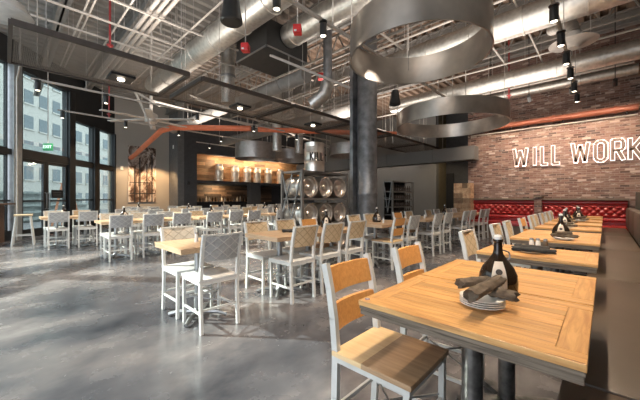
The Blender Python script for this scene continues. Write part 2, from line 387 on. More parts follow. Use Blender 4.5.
# ------------------------------------------------------------------ window wall (local x along the wall, +y outside)
dirv = Vector((-SY*1-.1*CY, CY-.1*SY, 0)).normalized()
OW = Vector((-7.9*CY, -7.9*SY, 0)); ANG = math.atan2(dirv.y, dirv.x)
MW = Matrix.Translation(OW) @ Matrix.Rotation(ANG, 4, 'Z')
def wobj(o): o.matrix_world = MW @ o.matrix_world if False else MW; return o
def sp_(px): return 1.005*(-7.9)/((px-320)/F+.1)
SE = 13.75
b = MB()
b.box(-1.5, SE, -.05, .25, 5.0, CEIL); b.box(10.97, SE, -.06, .26, 4.05, 5.0)
struct(wobj(b.build('wall_window_side', 'fascia', smooth=False)))
fr = MB()
for a, c in ((-1.5, -1.3), (1.6, 1.8), (4.9, 5.1)): fr.box(a, c, -.06, .12, 0, 5)
fr.box(8.74, 8.80, -.10, .14, 0, 5.0); fr.box(10.68, 10.97, -.1, .16, 0, 5.0); fr.box(12.05, 12.36, -.1, .14, 0, 4.05); fr.box(13.4, SE, -.1, .14, 0, 4.05)
fr.box(-1.5, 8.62, -.07, .1, 2.42, 2.58); fr.box(8.80, 10.68, -.07, .1, 2.38, 2.62); fr.box(10.97, 13.4, -.07, .1, 2.42, 2.58)
for a, c in ((-1.3, 1.6), (1.8, 4.9), (5.1, 8.62), (10.97, 12.05), (12.36, 13.4)): fr.box(a, c, -.05, .08, 0, .28); fr.box(a, c, -.03, .05, 1.10, 1.15)
struct(wobj(fr.build('trim_1', 'black_steel', smooth=False)))
struct(wobj(MB().box(8.48, 8.735, -.13, .1, 0, 5.0).build('trim_2', 'grey_steel_frame', smooth=False)))
wi = 0
for a, c, z0, z1 in ((-1.3, 1.6, 2.58, 5), (1.8, 4.9, 2.58, 5), (5.1, 8.4, 2.58, 5), (8.8, 10.68, 2.62, 5), (10.97, 12.05, 2.58, 4.05), (12.36, 13.4, 2.58, 4.05),
                     (-1.3, 1.6, .28, 2.42), (1.8, 4.9, .28, 2.42), (5.1, 8.4, .28, 2.42), (10.97, 12.05, .28, 2.42), (12.36, 13.4, .28, 2.42)):
    wi += 1
    b = MB(); t = .035
    b.box(a, c, -.03, .05, z0, z0+t); b.box(a, c, -.03, .05, z1-t, z1); b.box(a, a+t, -.03, .05, z0, z1); b.box(c-t, c, -.03, .05, z0, z1)
    o = struct(wobj(b.build(f'window_{wi}', 'black_steel', smooth=False)))
    g = MB().box(a+t, c-t, .005, .015, z0+t, z1-t).build('window_pane', 'glass', smooth=False); g.parent = o
for di, (a, c) in enumerate(((8.80, 9.72), (9.74, 10.66))):
    b = MB(); t = .09
    b.box(a, c, -.03, .04, 0.01, .26); b.box(a, c, -.03, .04, 2.28, 2.375); b.box(a, a+t, -.03, .04, .26, 2.28); b.box(c-t, c, -.03, .04, .26, 2.28); b.box(a+t, c-t, -.03, .04, 1.08, 1.13)
    o = struct(wobj(b.build(f'door_{di+2}', 'black_steel', smooth=False)))
    g = MB().box(a+t, c-t, .0, .01, .26, 2.28).build('door_pane', 'glass', smooth=False); g.parent = o
    hx = c-t/2 if di == 0 else a+t/2
    g = MB().tube([(hx, -.03, .85), (hx, -.09, .87), (hx, -.09, 1.35), (hx, -.03, 1.37)], .012, 8).build('door_handle', 'base_steel'); g.parent = o
# sign on the door
s_ = thing('door_sign', 'small black notice hanging inside the glass of the right door leaf', 'sign'); s_.matrix_world = MW
MB().box(9.93, 10.42, -.05, -.035, 1.20, 1.47).build('board', 'fascia', s_, smooth=False)
for j in range(3): MB().box(9.98, 10.34, -.053, -.05, 1.26+j*.06, 1.28+j*.06).build('printed_line', 'mid_grey', s_, smooth=False)['label'] = 'grey illegible printed line'

# ------------------------------------------------------------------ outdoors
def WP(s, o, z=0): return MW @ Vector((s, o, z))
g = wobj(MB().box(-30, 45, .3, 60, -.3, -.12).build('pavement', 'pavement', smooth=False)); struct(g); g.name = 'ground_outside'
def building(s0, s1, o0, o1, h, wallm, label, fl, nw, parapet=.0):
    t = thing('building', label, 'building'); t.matrix_world = MW
    MB().box(s0, s1, o0, o1, -.12, h).build('facade', wallm, t, smooth=False)
    MB().box(s0-.15, s1+.15, o0-.15, o1, h, h+.3).build('cornice', wallm, t, smooth=False)
    fh = h/fl; ww = (s1-s0)/nw
    for f in range(fl):
        for i in range(nw):
            a = s0+ww*(i+.2); c = s0+ww*(i+.8); z0 = fh*f+fh*.3; z1 = fh*f+fh*.82
            w = MB().box(a, c, o0-.03, o0+.02, z0, z1).build('building_window', 'ext_glass', t, smooth=False)
            MB().box(a-.08, c+.08, o0-.12, o0, z0-.12, z0).add([], []).build('window_sill', wallm, w, smooth=False)
    return t
building(17, 62, 14, 24, 17, 'ext_wall', 'tall pale grey building with rows of dark windows across the street', 8, 30)
building(-2, 16, 17, 24, 6.0, 'ext_green', 'low green grey building with window bands outside the doors', 2, 7)
c_ = thing('street_canopy', 'flat pale canopy on thin posts outside the tall windows', 'canopy'); c_.matrix_world = MW
MB().box(8.5, 24, 5.0, 7.2, 3.55, 3.85).build('canopy_roof', 'awning', c_, smooth=False)
for q in (9.0, 14.0, 19.0, 23.5): MB().tube([(q, 6.9, -.12), (q, 6.9, 3.55)], .07, 10).build('post', 'grey_steel_frame', c_)
for j in range(5):
    tag(wobj(MB().box(3, 23, 6.0+j*.42, 6.3+j*.42, .0+j*.36, .12+j*.36).box(3, 23, 6.25+j*.42, 6.3+j*.42, -.12, .02+j*.36).build('garden_step', 'awning', smooth=False)),
        f'{["lowest", "second lowest", "middle", "second highest", "highest"][j]} of the long pale outdoor steps seen through the doors', 'step', 'outdoor steps')
# step ladder outside
t = thing('step_ladder', 'reddish wooden A frame step ladder standing outside the window', 'ladder'); t.matrix_world = MW @ Matrix.Translation((11.75, .75, -.12))
for sx in (-1, 1):
    for sy in (-1, 1): MB().bar((sx*.28, sy*.38, 0), (sx*.16, sy*.04, 1.85), .035, .07).build('rail', 'ladder', t, smooth=False)
for i in range(5):
    z = .3+i*.32; q = z/1.85; MB().box(-.28+.12*q, .28-.12*q, -.38+.34*q-.04, -.38+.34*q+.06, z-.015, z+.015).build('step', 'ladder', t, smooth=False)
MB().box(-.2, .2, -.1, .1, 1.85, 1.89).build('top_cap', 'ladder', t, smooth=False)

# ------------------------------------------------------------------ picture on the left wall
pa = PX(128, 200, XW); pb = PX(155.5, 200, XW); zt = PX(142, 147, XW).z; zb = PX(142, 202, XW).z
t = thing('wall_picture', 'tall sepia photograph in two panels on the beige wall', 'picture', (XW+.001, (pa.y+pb.y)/2, zb))
wd = pb.y-pa.y
for i in (0, 1):
    y0 = -wd/2+i*(wd*.44); y1 = y0+(wd*.43 if i == 0 else wd*.56)
    p_ = MB().box(0, .05, y0, y1, 0, zt-zb).build('photo_panel', 'sepia', t, smooth=False)
b = MB(); 
for a, c in ((-.3, .62), (-.12, .8), (.14, .7), (.33, .9)): b.box(.05, .056, a*wd, a*wd+.05, .0, (zt-zb)*c)
b.box(.05, .056, -wd*.46, wd*.48, .38, .42); b.box(.05, .056, -wd*.46, wd*.3, .9, .93)
b.build('printed_structure', 'fascia', t, smooth=False)['label'] = 'dark girders printed on the photograph'
lamp('SPOT', (XW+1.1, YJ-.6, 2.9), 75, (1, .62, .30), .05, (XW, YJ-.6, .9), 100)
lamp('SPOT', (XW+1.1, 3.9, 2.9), 65, (1, .66, .36), .05, (XW, 3.9, .9), 100)

# ------------------------------------------------------------------ bar things
NK = 6
kp = thing('steel_canister', '', 'canister')
MB().lathe([(.17, 0), (.2, .02), (.2, .1), (.21, .12), (.2, .14), (.2, .46), (.21, .48), (.2, .5), (.2, .58), (.16, .66), (.05, .7), (.05, .74), (.0, .74)], n=20).build('body', 'keg_lit', kp)
MB().lathe([(.175, .62), (.18, .72), (.17, .72), (.165, .62)], n=20, close=True).build('rim', 'keg', kp)
kp.scale = (1.12, 1.12, 1.28); KP = Proto(kp)
for i, px in enumerate((219, 235, 247, 257, 268, 280)):
    q = PX(px, 180, XBAR-.42)
    KP.put((XBAR-.42, q.y, 2.1), 0, f'{ORD[i]} glowing steel canister from the left in the high wood bar niche', 'steel canisters in the bar niche')
    lamp('POINT', (XBAR-.12, q.y, 3.2), 7, (1, .76, .52), .04)
bp = []
for i in range(16):
    q = PX(200+i*3.1, 205, XBAR-.9)
    h = random.uniform(.22, .34)
    o = MB().lathe([(.04, 0), (.045, .01), (.045, h*.6), (.016, h*.78), (.016, h), (0, h)], n=8).build('liquor_bottle', ['bottle', 'ink', 'label', 'base_steel'][i % 5 % 4], loc=(XBAR-.9, q.y, 1.0))
    tag(o, f'small liquor bottle on the bar counter at the far left wall, {ORD[i]} from the left', 'bottle', 'liquor bottles on the back bar')
t = thing('bar_counter', 'black bar counter below the row of bottles at the far left wall', 'counter', (XBAR-.9, (Y0+Y2)/2, 0))
MB().box(-.38, .3, Y0-(Y0+Y2)/2-.15, (Y2-Y0)/2-.05, .0, .95).build('body', 'fascia', t, smooth=False)
MB().box(-.38, .34, Y0-(Y0+Y2)/2-.15, (Y2-Y0)/2-.04, .95, 1.0).build('worktop', 'black_steel', t, smooth=False)
lamp('AREA', (XBAR-.8, (Y0+Y2)/2, 1.9), 14, (1, .75, .45), .8, (XBAR-1.2, (Y0+Y2)/2, 1.2))

# ------------------------------------------------------------------ brick wall sign
def sx_(px, Y=YBR): u = (px-320)/F; return Y*(-SY+CY*u)/(CY+SY*u)
ZB, ZT = 2.17, 2.80; LH = ZT-ZB
def lstroke(ch, x0, x1):
    w = x1-x0; T = LH
    e = .05; l, r, m, bt, tp = e, w-e, w/2, e, T-e
    L = {'W': [((l, tp), (.27*w, bt)), ((.27*w, bt), (m, tp*.9)), ((m, tp*.9), (.73*w, bt)), ((.73*w, bt), (r, tp))], 'I': [((m, tp), (m, bt))],
         'L': [((l, tp), (l, bt)), ((l, bt), (r, bt))], 'K': [((l, bt), (l, tp)), ((l, T*.42), (r, tp)), ((l+.06, T*.52), (r, bt))],
         'R': [((l, bt), (l, tp)), ((l, tp), (r-.04, tp)), ((r-.04, tp), (r, tp-.06)), ((r, tp-.06), (r, T*.56)), ((r, T*.56), (r-.05, T*.48)), ((r-.05, T*.48), (l, T*.48)), ((m, T*.48), (r, bt))],
         'O': [((l, bt+.07), (l, tp-.07)), ((r, bt+.07), (r, tp-.07)), ((l, tp-.07), (l+.06, tp)), ((l+.06, tp), (r-.06, tp)), ((r-.06, tp), (r, tp-.07)), ((l, bt+.07), (l+.06, bt)), ((l+.06, bt), (r-.06, bt)), ((r-.06, bt), (r, bt+.07))]}[ch]
    return [((x0+a[0], a[1]), (x0+c[0], c[1])) for a, c in L]
names = {'W': 'W', 'I': 'I', 'L': 'L', 'O': 'O', 'R': 'R', 'K': 'K'}
seq = [('W', 513, 528.5, 'of the word WILL'), ('I', 532, 538, 'of the word WILL'), ('L', 540.5, 549, 'first one in the word WILL'), ('L', 551.5, 561, 'last one in the word WILL'),
       ('W', 571, 590, 'of the word WORK'), ('O', 593.5, 608, 'of the word WORK'), ('R', 610.5, 625.5, 'of the word WORK'), ('K', 628, 644, 'of the word WORK')]
sg = thing('wall_sign', 'white neon outlined sign reading WILL WORK on the brick wall', 'sign', (0, YBR, ZB))
for ch, a, c, which in seq:
    x0, x1 = sx_(a)-.01, sx_(c)+.01
    st = lstroke(ch, x0, x1); bn = MB(); bf = MB()
    for (a0, b0), (a1, b1) in st:
        p, q = Vector((a0, -.03, b0)), Vector((a1, -.03, b1)); t_ = (q-p).normalized()
        bn.bar(p-t_*.02, q+t_*.02, .094, .02, up=(0, 1, 0)); 
        p2, q2 = p+Vector((0, -.03, 0)), q+Vector((0, -.03, 0)); bf.bar(p2, q2, .068, .06, up=(0, 1, 0))
    lt = bf.build('letter', 'letter_brown', sg, smooth=False); lt['label'] = f'brown channel letter {ch} {which}'
    bn.build('neon_outline', 'neon', lt, smooth=False)['label'] = 'glowing white outline'

# ------------------------------------------------------------------ booths
def tufted(x0, x1, z0, z1, y, pitch=.16):
    b = MB(); nx = int((x1-x0)/.02); nz = max(6, int((z1-z0)/.02)); vs = []
    for j in range(nz+1):
        for i in range(nx+1):
            X = x0+(x1-x0)*i/nx; Z = z0+(z1-z0)*j/nz
            a = (X/pitch+Z/pitch*1.0); c = (X/pitch-Z/pitch*1.0)
            h = abs(math.sin(PI*a/1))**.5*abs(math.sin(PI*c/1))**.5*.055
            e = min(1, min(X-x0, x1-X, Z-z0, z1-Z)/.03)
            vs.append((X, y-.02-h*max(0, e), Z))
    fs = [(j*(nx+1)+i, j*(nx+1)+i+1, (j+1)*(nx+1)+i+1, (j+1)*(nx+1)+i) for j in range(nz) for i in range(nx)]
    return b.add(vs, fs)
def booth(x0, x1, label):
    t = thing('booth_bench', label, 'booth', ((x0+x1)/2, YBR-.02, 0)); o = (x0+x1)/2; a, c = x0-o, x1-o
    MB().box(a, c, -.30, -.02, .0, 1.10).build('back_panel', 'red_leather', t, smooth=False)
    tufted(a, c, .68, 1.0, -.30).build('tufted_cushion', 'red_leather', t, recalc=False)
    MB().tube([(a, -.30, 1.07), (c, -.30, 1.07)], .065, 14).build('top_roll', 'red_leather', t)
    MB().tube([(a, -.32, .62), (c, -.32, .62)], .05, 12).build('lower_roll', 'red_leather', t)
    MB().box(a, c, -.85, -.3, .36, .48, .035).build('seat', 'red_leather', t)
    MB().box(a, c, -.80, -.3, .0, .36).build('plinth', 'cap_wood', t, smooth=False)
    MB().box(a-.03, c+.03, -.40, .0, 1.14, 1.19).box(a, c, -.3, 0, 1.10, 1.14).build('wood_cap', 'cap_wood', t, smooth=False)['label'] = 'dark wood shelf cap'
booth(-3.45, -1.52, 'red tufted leather booth against the brick wall, left of the divider')
booth(-1.34, .42, 'red tufted leather booth against the brick wall, under the neon sign')
t = thing('booth_divider', 'narrow brick coloured divider between the two red booths', 'divider', (-1.43, YBR-.3, 0))
MB().box(-.085, .085, -.25, .28, 0, 1.22).build('post', 'brick', t, smooth=False); MB().box(-.1, .1, -.28, .29, 1.22, 1.26).build('cap', 'cap_wood', t, smooth=False)
# half wall of blocks left of the booths
rnd = random.Random(4)
M['block_mix'] = wood('mixed_blocks', (.26, .13, .07), (.50, .36, .22), (4, 4, 4), .8, .55)
b = MB()
for j in range(10):
    x = 0; 
    while x < .51:
        L = min(.16+.14*rnd.random(), .54-x); b.box(x+.003, x+L-.003, -.012*rnd.random(), .35, j*.17+.003, j*.17+.167); x += L
o = b.build('block_pier', 'block_mix', smooth=False, loc=(-3.74, 10.55, 0)); tag(o, 'short pier of mixed tan and brown blocks left of the red booth', 'pier')

# ------------------------------------------------------------------ banquette
t = thing('banquette', 'long tan leather banquette bench along the right wall', 'bench', (0, 0, 0))
for i in range(5):
    a = -.6+i*2.18; MB().box(-.13, .375, a+.004, a+2.176, .38, .47, .025).build('seat_cushion', 'tan_leather', t)
MB().box(-.08, .60, -.6, 10.3, 0, .38).build('plinth', 'fascia', t, smooth=False)
for i in range(8):
    a = -.6+i*1.36; MB().box(.36, .52, a+.004, a+1.356, .47, .97, .06).build('back_cushion', 'brown_leather', t)
MB().box(.525, .62, -.6, 10.3, .38, 1.33).build('back_panel', 'green_grey', t, smooth=False)

# ------------------------------------------------------------------ tables
def honey_table(dy=.605, dx=.755):
    t = thing('dining_table', '', 'table')
    b = MB(); n = 7; x0, x1, y0, y1 = -dx/2, dx/2, -dy/2, dy/2; bw = .075
    w = (dy-2*bw)/n
    for i in range(n): b.box(x0+bw, x1-bw-.0, y0+bw+i*w+.0013, y0+bw+(i+1)*w-.0013, .728, .750, .0015)
    b.build('top_planks', 'table_wood_x', t, smooth=False)
    for s in (-1, 1): MB().box(x0, x1, min(s*(dy/2-bw), s*dy/2)+.0008, max(s*(dy/2-bw), s*dy/2)-.0008, .728, .7505, .002).build('long_border', 'table_wood_x', t, smooth=False)
    for s in (-1, 1): MB().box(min(s*(dx/2-bw), s*dx/2)+.0008, max(s*(dx/2-bw), s*dx/2)-.0008, y0+bw+.001, y1-bw-.001, .728, .7502, .002).build('end_border', 'table_wood', t, smooth=False)
    MB().box(x0+.003, x1-.003, y0+.003, y1-.003, .712, .7275, .003).box(x0+.006, x1-.006, y0+.006, y1-.006, .688, .711, .003).build('table_edge', 'edge_wood', t, smooth=False)['label'] = 'weathered grey edge'
    MB().lathe([(.0, .687), (.10, .687), (.10, .677), (.042, .672), (.042, .05), (.055, .04), (.055, .02), (0, .02)][::-1], n=24).build('pedestal', 'gunmetal', t)
    for a in range(4):
        c, s = math.cos(PI/4+a*PI/2), math.sin(PI/4+a*PI/2)
        MB().bar((c*.04, s*.04, .035), (c*.29, s*.26, .018), .05, .03).build('foot', 'gunmetal', t, smooth=False)
    return t
def pale_table(dy=.60, dx=.66):
    t = thing('dining_table', '', 'table')
    b = MB(); n = 5; w = dy/n
    for i in range(n): b.box(-dx/2, dx/2, -dy/2+i*w+.0005, -dy/2+(i+1)*w-.0005, .725, .75, .002)
    b.build('top_planks', 'pale_table', t, smooth=False)
    MB().box(-dx/2+.004, dx/2-.004, -dy/2+.004, dy/2-.004, .70, .7245).build('table_edge', 'pale_table', t, smooth=False)
    MB().lathe([(0, .03), (.06, .03), (.05, .06), (.034, .08), (.034, .68), (.1, .69), (.1, .70), (0, .70)], n=16).build('pedestal', 'base_steel', t)
    for a in range(4):
        c, s = math.cos(PI/4+a*PI/2), math.sin(PI/4+a*PI/2)
        MB().tube([(c*.04, s*.04, .05), (c*.2, s*.2, .045), (c*.29, s*.29, .02)], [.026, .022, .02], 8).build('foot', 'base_steel', t)
    return t
def make_chair(kind):
    t = thing('dining_chair', '', 'chair')
    fm = 'white_metal'
    for s in (-1, 1):
        b = MB(); pts = [(-.205, 0), (-.19, .25), (-.185, .46), (-.20, .62), (-.225, .76), (-.255, .875)]
        for (xa, za), (xb, zb) in zip(pts[:-1], pts[1:]): b.bar((xa, s*.178, za), (xb, s*.178, zb+.003), .026, .034, up=(1, 0, 0))
        b.build('leg', fm, t, smooth=False)
        b = MB(); b.bar((.175, s*.178, 0), (.18, s*.178, .44), .026, .026, up=(1, 0, 0)); b.build('leg', fm, t, smooth=False)
        MB().bar((-.19, s*.178, .17), (.18, s*.178, .17), .014, .02).build('stretcher', fm, t, smooth=False)
    MB().bar((-.19, -.178, .20), (-.19, .178, .20), .014, .02).build('stretcher', fm, t, smooth=False)
    MB().bar((.178, -.178, .24), (.178, .178, .24), .014, .02).build('stretcher', fm, t, smooth=False)
    b = MB(); b.box(-.20, .195, -.19, -.165, .425, .45); b.box(-.20, .195, .165, .19, .425, .45); b.box(-.20, -.175, -.165, .165, .425, .45); b.box(.17, .195, -.165, .165, .425, .45)
    b.build('seat_frame', fm, t, smooth=False)
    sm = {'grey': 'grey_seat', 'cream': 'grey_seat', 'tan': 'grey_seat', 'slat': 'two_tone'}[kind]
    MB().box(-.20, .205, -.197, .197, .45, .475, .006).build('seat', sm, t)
    def panel(z0, z1, mat, name):
        b = MB(); n = 8; vs = []; zz = [z0, (z0+z1)/2, z1]
        xs = lambda z: -.185-.07*max(0, (z-.50)/.375)**1.4
        for k_, off in ((0, .010), (1, -.010)):
            for z in zz:
                for i in range(n+1):
                    y = -.166+.332*i/n; vs.append((xs(z)+off-.022*(1-(y/.166)**2), y, z))
        m = n+1; fs = []
        for j in range(2):
            for i in range(n):
                fs.append((j*m+i, j*m+i+1, (j+1)*m+i+1, (j+1)*m+i)); fs.append((3*m+j*m+i, 3*m+(j+1)*m+i, 3*m+(j+1)*m+i+1, 3*m+j*m+i+1))
        for i in range(n): fs.append((i, 3*m+i, 3*m+i+1, i+1)); fs.append((2*m+i, 2*m+i+1, 5*m+i+1, 5*m+i))
        for j in range(2): fs.append((j*m, (j+1)*m, 3*m+(j+1)*m, 3*m+j*m)); fs.append((j*m+n, 3*m+j*m+n, 3*m+(j+1)*m+n, (j+1)*m+n))
        b.add(vs, fs); return b.build(name, mat, t)
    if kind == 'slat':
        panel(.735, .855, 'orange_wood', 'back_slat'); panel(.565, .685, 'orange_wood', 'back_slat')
    else:
        panel(.635, .862, {'grey': 'grey_lattice', 'cream': 'cream_lattice', 'tan': 'tan_lattice'}[kind], 'backrest')
    b = MB()
    if kind != 'slat': b.bar((-.259, -.178, .872), (-.259, .178, .872), .024, .014); b.build('back_rail', fm, t, smooth=False)
    MB().bar((-.185, -.17, .2), (.17, .17, .26), .008, .008).bar((-.185, .17, .2), (.17, -.17, .26), .008, .008).build('cross_brace', 'base_steel', t, smooth=False)
    return t
CH = {k_: Proto(make_chair(k_)) for k_ in ('grey', 'cream', 'tan', 'slat')}
DESC = {'grey': 'white framed chair with grey lattice back', 'cream': 'white framed chair with cream lattice back', 'tan': 'white framed chair with tan lattice back', 'slat': 'chair with two orange back slats'}
def chair(kind, x, y, facing, label, group, off=.225):
    """x = where the top of the back stands, facing +1 looks to +X"""
    rz = 0 if facing > 0 else PI
    CH[kind].put((x+facing*(.255), y, 0), rz+random.uniform(-.03, .03), f'{DESC[kind]}, {label}', group)
HT = Proto(honey_table()); PT = Proto(pale_table())
# the row along the banquette: (y centre)
hrow = [1.38, 2.00, 3.05, 4.27, 4.89, 5.95, 6.95, 7.95, 8.95, 9.75]
hd = ['nearest honey plank table, with plates and jug', 'second honey plank table, pushed against the nearest', 'single honey plank table with shakers and dark napkin rolls',
      'honey plank table bearing the second jug', 'honey plank table pushed behind the one with the second jug']
for i, y in enumerate(hrow):
    HT.put((-.412, y, 0), 0, hd[i] if i < 5 else f'honey plank table beside the banquette, {ORD[i-5]} beyond the five nearest tables', 'honey plank tables along the banquette')
cr = [('slat', 1.27), ('slat', 1.93), ('tan', 3.17), ('tan', 4.22), ('tan', 4.84), ('slat', 5.85), ('tan', 6.65), ('tan', 7.1), ('tan', 7.95), ('tan', 8.7), ('tan', 9.4)]
cl = ['nearest the camera, at the plates', 'beside the nearest table, second in the row', 'at the table with salt shakers', 'at the table of the second jug, near one', 'at the table of the second jug, far one']
for i, (kd, y) in enumerate(cr):
    chair(kd, -1.0, y, 1, cl[i] if i < 5 else f'{ORD[i]} along the banquette tables', 'chairs along the banquette tables')
# columns: (table x, list of chains), a chain = (y start, tables, kinds near side, kinds far side)
def column(name, X, chains, half=.5, short=''):
    ni = fi = ti = 0; grp = f'chairs of the {name}'
    for y0, n, near, far, pitch in chains:
        for i in range(n):
            y = y0+(i+.5)*pitch
            PT.put((X, y, 0), 0, f'pale wood topped table on steel pedestal, {ORD[ti]} from the near end of the {name}', f'tables of the {name}'); ti += 1
            if i < len(near) and near[i]: chair(near[i], X+half, y+random.uniform(-.02, .02), -1, f'{ORD[ni]} on the right side of the {name}', grp); ni += 1
            if i < len(far) and far[i]: chair(far[i], X-half, y+random.uniform(-.02, .02), 1, f'{ORD[fi]} on the left side of the {name}', grp); fi += 1
g_, c__, t__, s__ = 'grey', 'cream', 'tan', 'slat'
_pt = PT
column('centre row', -3.01, [(1.06, 1, [g_], [c__], .60), (2.17, 3, [t__, t__, t__], [t__, t__, s__], .50), (4.35, 2, [s__, g_], [t__, t__], .54), (6.0, 2, [g_, g_], [s__, t__], .56), (7.7, 2, [g_, g_], [t__, g_], .56), (9.1, 2, [g_, g_], [g_, g_], .52)])
column('middle row', -7.16, [(1.27, 3, [g_, g_, g_], [c__, c__, g_], .56), (3.14, 3, [g_, g_, g_], [t__, c__, g_], .56), (5.2, 2, [g_, t__], [c__, g_], .58), (6.7, 2, [g_, g_], [g_, t__], .58), (8.3, 2, [g_, g_], [g_, g_], .58)])
column('window row', -9.70, [(.60, 2, [g_, g_], [c__, t__], .56), (2.1, 2, [c__, g_], [g_, g_], .56), (3.6, 2, [g_, g_], [c__, g_], .56), (5.1, 2, [g_, t__], [g_, g_], .56), (6.6, 2, [g_, g_], [t__, g_], .56), (8.4, 2, [g_, g_], [g_, g_], .56)])
column('back row', -12.4, [(2.9, 2, [g_, g_], [g_, c__], .56), (4.5, 2, [t__, c__], [g_, g_], .56), (6.3, 2, [g_, c__], [t__, g_], .56), (8.2, 2, [c__, g_], [g_, g_], .56), (10.0, 2, [g_, g_], [g_, g_], .56)])
# bar table and stool at the left edge
q = Pd(-26, 204, 8.0)
t = thing('bar_table', 'tall dark brown wooden bar table at the left edge by the windows', 'table', (q.x, q.y, 0), R(46))
MB().box(-.9, .85, -.3, .3, 1.02, 1.06, .004).build('tabletop', 'dark_table', t, smooth=False)
for s in (-1, 1): MB().box(s*.55-.1, s*.55+.1, -.13, .13, 0, 1.02).build('leg', 'dark_table', t, smooth=False)
q = Pz(24, 242, 0)
q = Pd(23.5, 198, 7.7)
t = thing('bar_stool', 'white metal bar stool with wooden seat beside the tall table', 'stool', (q.x, q.y, 0), R(-5))
MB().box(-.17, .17, -.17, .17, .74, .78, .01).build('seat', 'tan_seat', t)
for a in (-1, 1):
    for c in (-1, 1): MB().bar((a*.20, c*.20, 0), (a*.13, c*.13, .74), .03, .03).build('leg', 'white_metal', t, smooth=False)
for a in (-1, 1): MB().bar((a*.176, -.176, .25), (a*.176, .176, .25), .018, .018).bar((-.176, a*.176, .25), (.176, a*.176, .25), .018, .018).build('footrest', 'white_metal', t, smooth=False)

# ------------------------------------------------------------------ tabletop things
def growler():
    t = thing('growler_jug', '', 'jug')
    MB().lathe([(0, 0), (.072, 0), (.082, .008), (.084, .05), (.080, .085), (.066, .118), (.042, .15), (.024, .178), (.019, .20), (.018, .235), (.022, .24), (.022, .25), (0, .25)], n=28).build('glass_body', 'bottle', t)
    MB().lathe([(0, .25), (.017, .25), (.018, .262), (.012, .272), (0, .274)], n=16).build('stopper', 'white_ceramic', t)['label'] = 'white swing stopper'
    MB().tube([(0, -.02, .215), (0, -.026, .24), (0, -.02, .268), (0, .02, .268), (0, .026, .24), (0, .02, .215)], .0018, 6).tube([(0, .018, .20), (0, .045, .19), (0, .05, .165), (0, .038, .15)], .004, 6).build('wire_bail', 'base_steel', t)
    b = MB(); vs = []; n = 8
    prof = [(.0842, .035), (.0838, .06), (.0803, .085), (.0663, .118), (.0425, .15)]
    for k_, (r, z) in enumerate(prof):
        wv = [.044, .045, .043, .035, .022][k_]
        for i in range(n+1):
            a = (i/n-.5)*2*wv/ max(r, .001)*.72; vs.append(((r+.002)*math.cos(a), (r+.002)*math.sin(a), z))
    fs = [(j*(n+1)+i, j*(n+1)+i+1, (j+1)*(n+1)+i+1, (j+1)*(n+1)+i) for j in range(len(prof)-1) for i in range(n)]
    lb = b.add(vs, fs).build('paper_tag', 'label', t)
    b = MB().lathe([(0, 0), (.014, 0), (.014, .002), (0, .002)], n=16, axis='X'); b.build('printed_emblem', 'ink', lb, loc=(.0745, 0, .106)).rotation_euler = (0, R(-28), 0)
    b = MB()
    for j, w in enumerate((.016, .012)): b.box(.0855, .087, -w, w, .060-j*.012, .067-j*.012)
    b.build('printed_text', 'ink', lb, smooth=False)
    return t
GR = Proto(growler())
def plates(n, r=.085):
    t = thing('plate_stack', '', 'plates')
    for i in range(n):
        z = i*.0085; MB().lathe([(0, z), (r*.55, z), (r*.62, z+.002), (r, z+.013), (r, z+.016), (r*.6, z+.006), (0, z+.005)], n=32).build('plate', 'white_ceramic', t)
    return t
def roll(label, p, q, r=.022, mat='napkin', group=None):
    p, q = Vector(p), Vector(q); L = (q-p).length; b = MB(); rnd = random.Random(int(p.x*1e4) & 0xffff)
    t_ = (q-p).normalized(); a = t_.cross(Vector((0, 0, 1))).normalized(); c = a.cross(t_); n = 28; m = 14; vs = []
    for j in range(m+1):
        for i in range(n):
            th = 2*PI*i/n; rr = r*(1+.05*math.sin(3*th+j*.5)+.04*math.sin(7*th-j*.5)+rnd.uniform(-.03, .03))*(1+.05*math.sin(j*1.3))
            if i < 3: rr *= 1.12
            end = .006*math.sin(5*th) if j in (0, m) else 0
            vs.append(p+t_*(L*j/m+end)+a*rr*math.cos(th)+c*rr*math.sin(th)*.88)
    fs = [(j*n+i, j*n+(i+1) % n, (j+1)*n+(i+1) % n, (j+1)*n+i) for j in range(m) for i in range(n)]
    # hollow spiral ends
    base = len(vs)
    for e, j in ((0, 0), (1, m)):
        for i in range(n):
            cen = (p if e == 0 else q)+t_*(.012 if e == 0 else -.012); v = vs[j*n+i]; ax = (p if e == 0 else q)
            vs.append(cen+(v-ax)*.55)
        for i in range(n):
            f = (j*n+i, j*n+(i+1) % n, base+e*n+(i+1) % n, base+e*n+i); fs.append(f)
        fs.append(tuple(base+e*n+i for i in range(n)))
    return tag(b.add(vs, fs).build('napkin_roll', mat), label, 'napkin', group)
def shaker(loc, label, tall=.085, mat='white_ceramic'):
    t = thing('salt_shaker', label, 'shaker', loc, 0, 'shakers on the tables')
    MB().lathe([(0, 0), (.019, 0), (.021, .005), (.018, tall*.6), (.015, tall*.8), (0, tall*.8)], n=14).build('body', mat, t)
    MB().lathe([(0, tall*.8), (.0155, tall*.8), (.014, tall*.97), (0, tall)], n=14).build('cap', 'base_steel', t)
TZ = .7508
